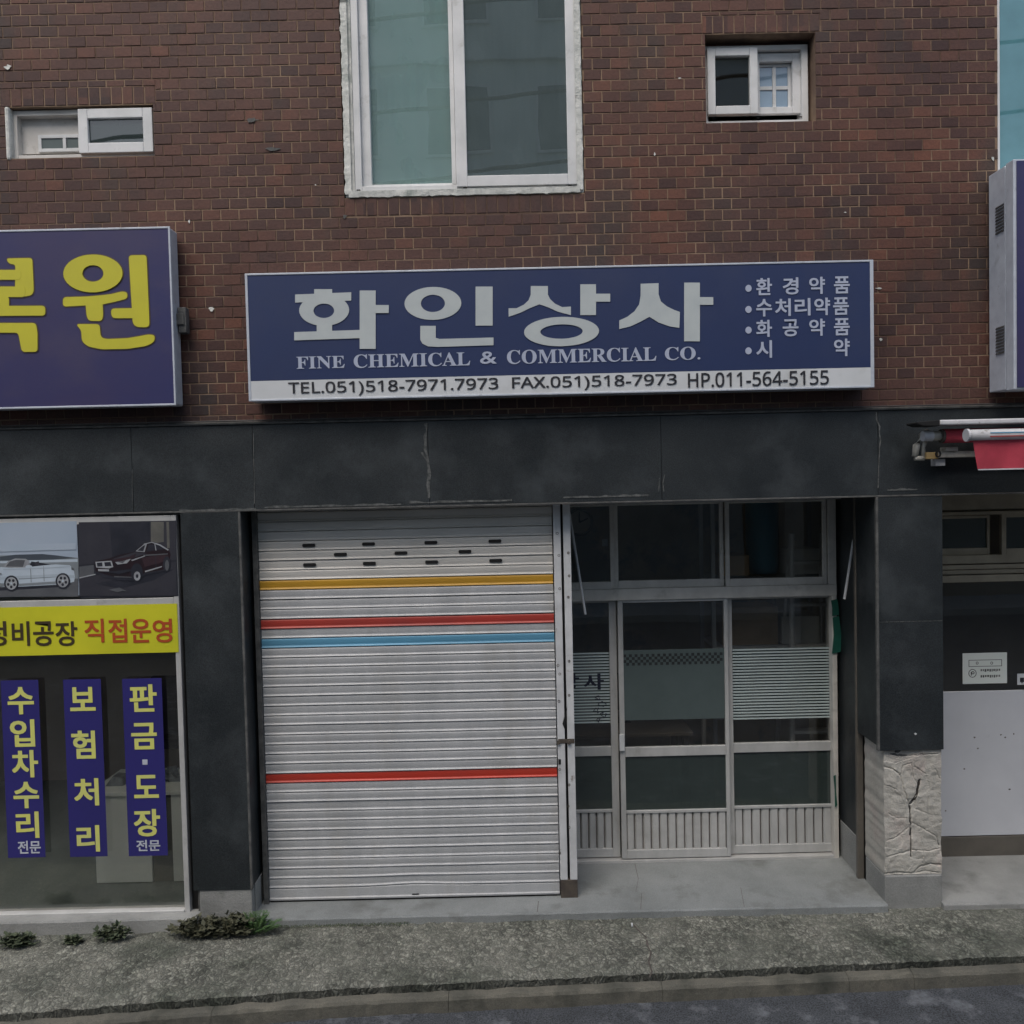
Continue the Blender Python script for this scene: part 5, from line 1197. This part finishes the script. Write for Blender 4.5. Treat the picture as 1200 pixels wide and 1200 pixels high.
mb.tube([P(1086, 512, -.12), P(1082, 524, -.12), P(1082, 536, -.12)], [.014, .012, .014], 10); mb.build('side_bracket', 'awn_cast', A, smooth=True)
q0 = RC(1084, 530, 1098, 538, -.13); MB().box(q0[0], q0[1], -.15, -.10, q0[2], q0[3]).build('bracket_block', 'brass', A, bevel=.004)
q0 = RC(1096, 529, 1140, 536, -.10); MB().box(q0[0], AX, -.12, -.07, q0[2], q0[3]).build('arm', 'awn_cast', A, bevel=.004)
q0 = RC(1106, 526, 1120, 529, -.10); MB().box(q0[0], q0[1], -.13, -.05, q0[2], q0[3] + .01).build('arm_clamp', 'awn_cast', A, bevel=.003)
q0 = RC(1094, 538, 1106, 546, -.07); MB().box(q0[0], q0[1], -.09, -.031, q0[2], q0[3]).build('wall_plate', 'awn_white', A, bevel=.003)
p = P(1099, 532, -.155); MB().ring(p.x, p.z, .018, .022, .010, .014, -.165, -.155, n=16).build('crank_eye', 'black', A)

# cable along the brick foot
mb = MB(); pts = []
for i in range(61):
    px = -200 + 1800 * i / 60; p = P(px, 489.5 - (px - 600) * .0225 + 3 * math.sin(px / 170) + (3 if px > 650 else 0), -.055)
    pts.append((p.x, -.055, max(p.z, BEAM_T + .026)))
o = mb.tube(pts, .005, 6).build('cable', 'cable'); tag(o, 'thin black cable running along the top ledge of the granite beam', 'cable')

# ================================================================== inside the shops
# desk in the left shop
dx0, dx1 = PX(112, 1000, .55), PX(178, 1000, .55)
Dk = empty('counter', (dx0, .8, .02), 'pale green reception counter standing inside the left shop window', 'counter')
zt_ = PZ(150, 932, .55)
MB().box(dx0, dx1, .55, .58, .025, zt_).build('front_panel', 'desk', Dk, bevel=.003)
MB().box(dx1 + .003, PX(202, 1000, .55), .56, .585, .025, zt_ - .02).build('perforated_panel', 'mesh_board', Dk)
MB().box(PX(202, 1000, .55) + .003, LP1 - .16, .55, .58, .025, zt_).build('front_panel', 'desk', Dk, bevel=.003)
MB().box(dx0 - .03, LP1 - .16, .53, 1.05, zt_ + .001, zt_ + .03).build('top', 'desk', Dk, bevel=.004)
MB().box(dx0, dx0 + .03, .581, 1.0, .025, zt_).build('side_panel', 'desk', Dk)
q0 = RC(121, 908, 148, 934, .7)
o = MB().prism([(q0[0], q0[2] + .01), (q0[1], q0[2] + .01), (q0[1] - .01, q0[3] - .01), (q0[0] + .09, q0[3]), (q0[0] + .02, q0[2] + .08)], .66, .76).build('box_file', 'clutter', bevel=.004); o.location.z = 0
tag(o, 'grey file box leaning on the counter inside the left shop', 'box')
mb = MB(); rr = random.Random(8)
for k in range(7):
    p = P(rr.uniform(193, 214), rr.uniform(903, 926), .75); a, b = rr.uniform(.04, .09), rr.uniform(.02, .05)
    mb.prism([(p.x - a, p.z - b), (p.x + a, p.z - b * .5), (p.x + a * .6, p.z + b), (p.x - a * .7, p.z + b * .8)], .70 + k * .012, .708 + k * .012)
o = mb.build('paper_pile', 'clutter'); tag(o, 'heap of crumpled shiny papers on the counter behind the dotted banner', 'papers')
# swivel chair in the left shop (dark, behind the banners)
p = P(206, 850, 1.2)
ch = empty('office_chair', (p.x, 1.35, .02), 'dark office chair behind the counter in the left shop', 'chair')
MB().box(p.x - .25, p.x + .25, 1.3, 1.36, p.z - .12, p.z + .38).build('backrest', 'black', ch, bevel=.03)
MB().box(p.x - .25, p.x + .25, 1.36, 1.85, p.z - .25, p.z - .17).build('seat', 'black', ch, bevel=.03)
MB().tube([(p.x, 1.6, .08), (p.x, 1.6, p.z - .25)], .03, 10).build('post', 'rust', ch)
for k in range(5): a = R(72 * k); MB().tube([(p.x, 1.6, .09), (p.x + .28 * math.cos(a), 1.6 + .28 * math.sin(a), .05)], .018, 8).build('leg', 'rust', ch)
# middle shop: clock, switch, blue water barrel, step ladder, desk
p = P(679, 612, 2.35)
ck = empty('wall_clock', (p.x, 2.37, p.z), 'round wall clock hanging at the back seen through the leftmost fanlight', 'clock')
MB().ring(p.x, p.z, .13, .13, .108, .108, 2.33, 2.38).build('rim', 'granite_edge', ck); MB().ring(p.x, p.z, .109, .109, .001, .001, 2.355, 2.38).build('dial', 'room', ck)
MB().prism([(p.x - .008, p.z), (p.x + .008, p.z), (p.x + .004, p.z + .11), (p.x - .004, p.z + .08)], 2.348, 2.352).prism([(p.x, p.z - .008), (p.x + .08, p.z + .03), (p.x + .08, p.z + .04), (p.x, p.z + .008)], 2.343, 2.347).build('hand', 'black', ck)
q0 = RC(706, 632, 712, 640, 1.2)
o = MB().box(q0[0], q0[1], 1.20, 1.22, q0[2], q0[3]).build('price_card', 'sign_white'); tag(o, 'small white card hanging inside the leftmost fanlight of the doors', 'card')
p = P(893, 625, 1.25)
bt = empty('water_barrel', (p.x, 1.25, p.z - .3), 'blue plastic barrel on a shelf behind the right fanlight', 'barrel')
MB().tube([(p.x, 1.25, p.z - .32), (p.x, 1.25, p.z - .26), (p.x, 1.25, p.z + .28), (p.x, 1.25, p.z + .36), (p.x, 1.25, p.z + .42)], [.115, .13, .13, .085, .05], 24).build('body', 'teal_plastic', bt, smooth=True)
MB().tube([(p.x, 1.25, p.z + .42), (p.x, 1.25, p.z + .46)], .055, 16).build('cap', 'white_paint', bt)
bx_ = p.x; shz = p.z - .33
sf = empty('shelf_unit', (bx_, 1.25, .02), 'grey metal shelf rack inside the middle shop carrying a blue barrel', 'shelf')
for dx in (-.45, .45):
    for y_ in (1.05, 1.45): MB().box(bx_ + dx - .015, bx_ + dx + .015, y_ - .015, y_ + .015, .02, shz + .7).build('post', 'alu', sf)
for zz in (shz - .02, shz - .55, shz - 1.1): MB().box(bx_ - .44, bx_ + .44, 1.03, 1.47, zz - .02, zz + .01).build('shelf_board', 'alu', sf)
M['card'] = mat('cardboard', (.38, .27, .16), (.30, .21, .12), scale=5, rough=.9); M['card_white'] = mat('white_carton', (.62, .60, .55), (.54, .52, .48), scale=5, rough=.8)
for i, (dx, zz, w_, h_, m_, lab) in enumerate(((.27, shz + .012, .13, .20, 'card_white', 'white carton on the top shelf to the right of the blue barrel'), (-.28, shz + .012, .12, .16, 'card', 'brown cardboard box on the top shelf to the left of the blue barrel'),
        (-.16, shz - .538, .22, .30, 'card', 'large brown cardboard box on the middle shelf of the rack'), (.24, shz - .538, .15, .22, 'card_white', 'white carton on the middle shelf beside the large cardboard box'))):
    bb = MB().box(bx_ + dx - w_, bx_ + dx + w_, 1.06, 1.36, zz, zz + h_).build('carton', m_, None, bevel=.004); tag(bb, lab, 'box', 'cartons on the shelf rack')
p0 = P(925, 850, 1.3); pt = P(905, 605, 1.5)
ld = empty('step_ladder', (P(935, 850, 1.3).x, 1.0, .02), 'grey metal step ladder leaning inside behind the right glass door', 'ladder')
lx = P(935, 700, 1.2).x
for dx, tx in ((-.20, -.12), (.20, .12)):
    MB().tube([(lx + dx, .80, .03), (lx + tx, .97, 2.45)], .022, 8).build('rail', 'alu_light', ld)
    MB().tube([(lx + dx, 1.3, .03), (lx + tx, 1.0, 2.45)], .018, 8).build('rear_leg', 'alu_light', ld)
for k in range(7):
    t = (k + .8) / 7.5; MB().box(lx - .2 + .08 * t, lx + .2 - .08 * t, 0.8 + .17 * t - .03, 0.8 + .17 * t + .05, .03 + 2.42 * t - .012, .03 + 2.42 * t + .012).build('tread', 'alu_light', ld)
dk = empty('desk', (.6, 1.8, .02), 'brown office desk in the dim middle shop', 'desk')
MB().box(.3, 1.5, 1.5, 2.1, .72, .75).build('top', 'room_dark', dk, bevel=.004)
for a in (.33, 1.42):
    for b in (1.53, 2.02): MB().box(a, a + .05, b, b + .05, .02, .719).build('leg', 'rust', dk)
mo = empty('computer_monitor', (.9, 1.9, .75), 'dark computer monitor on the desk in the middle shop', 'monitor')
MB().box(.65, 1.15, 1.88, 1.91, .85, 1.18).build('screen', 'black', mo, bevel=.006); MB().box(.88, .92, 1.9, 1.94, .76, .85).build('stand', 'black', mo); MB().box(.78, 1.02, 1.82, 2.00, .751, .76).build('foot', 'black', mo)
# right shop: a dark table
tb = empty('table', (4.2, 1.6, .04), 'dim table inside the right shop behind the notice', 'table')
MB().box(3.6, 4.8, 1.3, 1.9, .74, .77).build('top', 'room_dark', tb)
for a in (3.65, 4.7):
    for b in (1.35, 1.82): MB().box(a, a + .05, b, b + .05, .02, .739).build('leg', 'room_dark', tb)

# ================================================================== weeds at the foot of the wall
def weed(px, py, rad, h, n, leafm, label, sd, blade=False, group='weeds at the foot of the wall'):
    rr = random.Random(sd); g = G(px, py, .0); r_ = empty('weed', (g.x, g.y, 0), label, 'weed', group)
    st = MB(); lf = MB()
    for i in range(n):
        a = rr.uniform(0, 2 * math.pi); t = rr.uniform(.2, 1) * rad; hh = h * rr.uniform(.35, 1) * (1.15 - .5 * t / rad)
        bx1, by1 = g.x + t * math.cos(a) * 1.6, g.y + t * math.sin(a) * .55
        pts = [Vector((g.x + .3 * (bx1 - g.x), g.y + .3 * (by1 - g.y), 0)), Vector((g.x + .6 * (bx1 - g.x), g.y + .6 * (by1 - g.y), hh * .75)), Vector((bx1, by1, hh))]
        st.tube(pts, .0014, 4)
        def at_(u): return pts[0] * (1 - u) ** 2 + pts[1] * 2 * u * (1 - u) + pts[2] * u * u
        for k in range(9 if blade else 5):
            u = .35 + .65 * k / (8 if blade else 4); c = at_(u)
            for s in (-1, 1):
                L_ = rr.uniform(.028, .048) * (1.1 - .5 * u if blade else 1); d = Vector((rr.uniform(-1, 1), rr.uniform(-1, .4), rr.uniform(-.2, .7))).normalized() if not blade else (Vector((math.cos(a + s * 1.2), math.sin(a + s * 1.2), .15)).normalized())
                sd_ = d.cross(Vector((rr.uniform(-.3, .3), rr.uniform(-.3, .3), 1))).normalized() * L_ * (.14 if blade else .32)
                lf.add([c, c + d * L_ * .5 + sd_, c + d * L_, c + d * L_ * .5 - sd_], [(0, 1, 2, 3)])
    st.build('stem', leafm, r_); lf.build('leaves', leafm, r_)
weed(240, 1097, .145, .125, 80, 'leaf_red', 'reddish brown weed clump under the left granite pillar, beside a green fern', 11)
weed(272, 1096, .12, .15, 60, 'leaf_red', 'dark reddish weed between the brown clump and the fern', 16)
weed(300, 1094, .13, .15, 46, 'leaf', 'bright green feathery fern at the corner of the doorstep', 12, True)
weed(134, 1101, .075, .10, 30, 'leaf_dark', 'small dark green weed below the middle banner', 13)
weed(20, 1109, .10, .085, 34, 'leaf_dark', 'dark weed at the left edge of the photo on the pavement', 14)
weed(86, 1104, .03, .03, 14, 'leaf_dark', 'tiny weed sprig between the two dark weeds on the left', 15)
moss = MB(); rr = random.Random(21)
for i in range(900):
    px = rr.uniform(315, 480); g = G(px, 1086 - (px - 315) * .024 + rr.gauss(0, 1.2) + 1, .004); L_ = rr.uniform(.004, .010)
    a = rr.uniform(0, 6.28); moss.add([(g.x, g.y, .004), (g.x + L_ * math.cos(a), g.y + L_ * .5 * math.sin(a), .012), (g.x + L_ * math.cos(a + 1), g.y + L_ * .5 * math.sin(a + 1), .010)], [(0, 1, 2)])
tag(moss.build('moss', 'leaf_dark'), 'thin line of moss in the joint between doorstep and pavement', 'moss', kind='stuff')

# ================================================================== across the street (seen only as reflections)
OY = -13.0
O = empty('opposite_building', (0, OY - 3, GZ), 'pale rendered apartment house across the street mirrored in the panes', 'building')
MB().box(-7.5, 5.5, OY - 7, OY, 3.6, 15.5).build('wall', 'opp_wall', O)
MB().box(-7.5, 5.5, OY - 7, OY - .01, GZ - .02, 3.59).build('ground_floor', 'opp_dark', O)
MB().box(-7.7, 5.7, OY - 7.2, OY + .15, 15.5, 15.9).build('parapet', 'opp_wall', O)
for fl_ in range(4):
    for c in range(5):
        x = -6.6 + c * 2.45; z = 4.5 + fl_ * 2.8
        w_ = MB().box(x, x + 1.5, OY + .001, OY + .05, z, z + 1.5).build('window', 'pvc', O)
        MB().box(x + .06, x + .72, OY + .0505, OY + .054, z + .06, z + 1.44).build('pane', 'g_opp', w_); MB().box(x + .78, x + 1.44, OY + .0505, OY + .054, z + .06, z + 1.44).build('pane', 'g_opp', w_)
    MB().box(-7.55, 5.55, OY, OY + .10, 6.5 + fl_ * 2.8, 6.65 + fl_ * 2.8).build('string_course', 'opp_wall', O)
O2 = empty('opposite_house', (11, OY - 3, GZ), 'low brown house across the street right of the apartment house', 'building')
MB().box(6.5, 20, OY - 7, OY, GZ - .02, 6).build('wall', 'room_dark', O2); MB().prism([(6.1, 6), (20.4, 6), (18, 8), (8, 8)], OY - 7.3, OY + .3).build('roof', 'beige_dark', O2)
O3 = empty('opposite_house', (-14, OY - 3, GZ), 'low grey house across the street left of the apartment house', 'building')
MB().box(-22, -8.5, OY - 7, OY, GZ - .02, 6.5).build('wall', 'opp_dark', O3); MB().prism([(-22.4, 6.5), (-8.1, 6.5), (-10, 8.3), (-20, 8.3)], OY - 7.3, OY + .3).build('roof', 'beige_dark', O3)
tag(MB().box(-60, 60, OY + .001, -11, GZ - .05, 0).build('pavement_opposite', 'concrete'), kind='structure')
# utility poles and wires on the far side of the road
for x in (-13, 13):
    po = empty('utility_pole', (x, -6.3, GZ), 'concrete utility pole %s of the camera carrying three wires' % ('left' if x < 0 else 'right'), 'utility pole', 'utility poles along the road')
    MB().tube([(x, -6.3, GZ), (x, -6.3, 10.5)], [.17, .11], 14).build('mast', 'concrete', po); MB().box(x - .05, x + .05, -7.0, -5.6, 9.9, 10.0).build('cross_arm', 'rust', po)
for k, (z, s) in enumerate(((9.45, .085), (8.1, .085), (7.1, .085))):
    pts = [(x, -6.2 + .1 * k, z + s * (x + 1.0) + .006 * ((x + 1) ** 2) * .0) for x in [-13 + 26 * i / 30 for i in range(31)]]
    o = MB().tube(pts, .026, 6).build('power_line', 'cable'); tag(o, ['topmost', 'middle', 'lowest'][k] + ' of three black wires strung between the poles, mirrored in the big window', 'power line', 'wires between the utility poles')
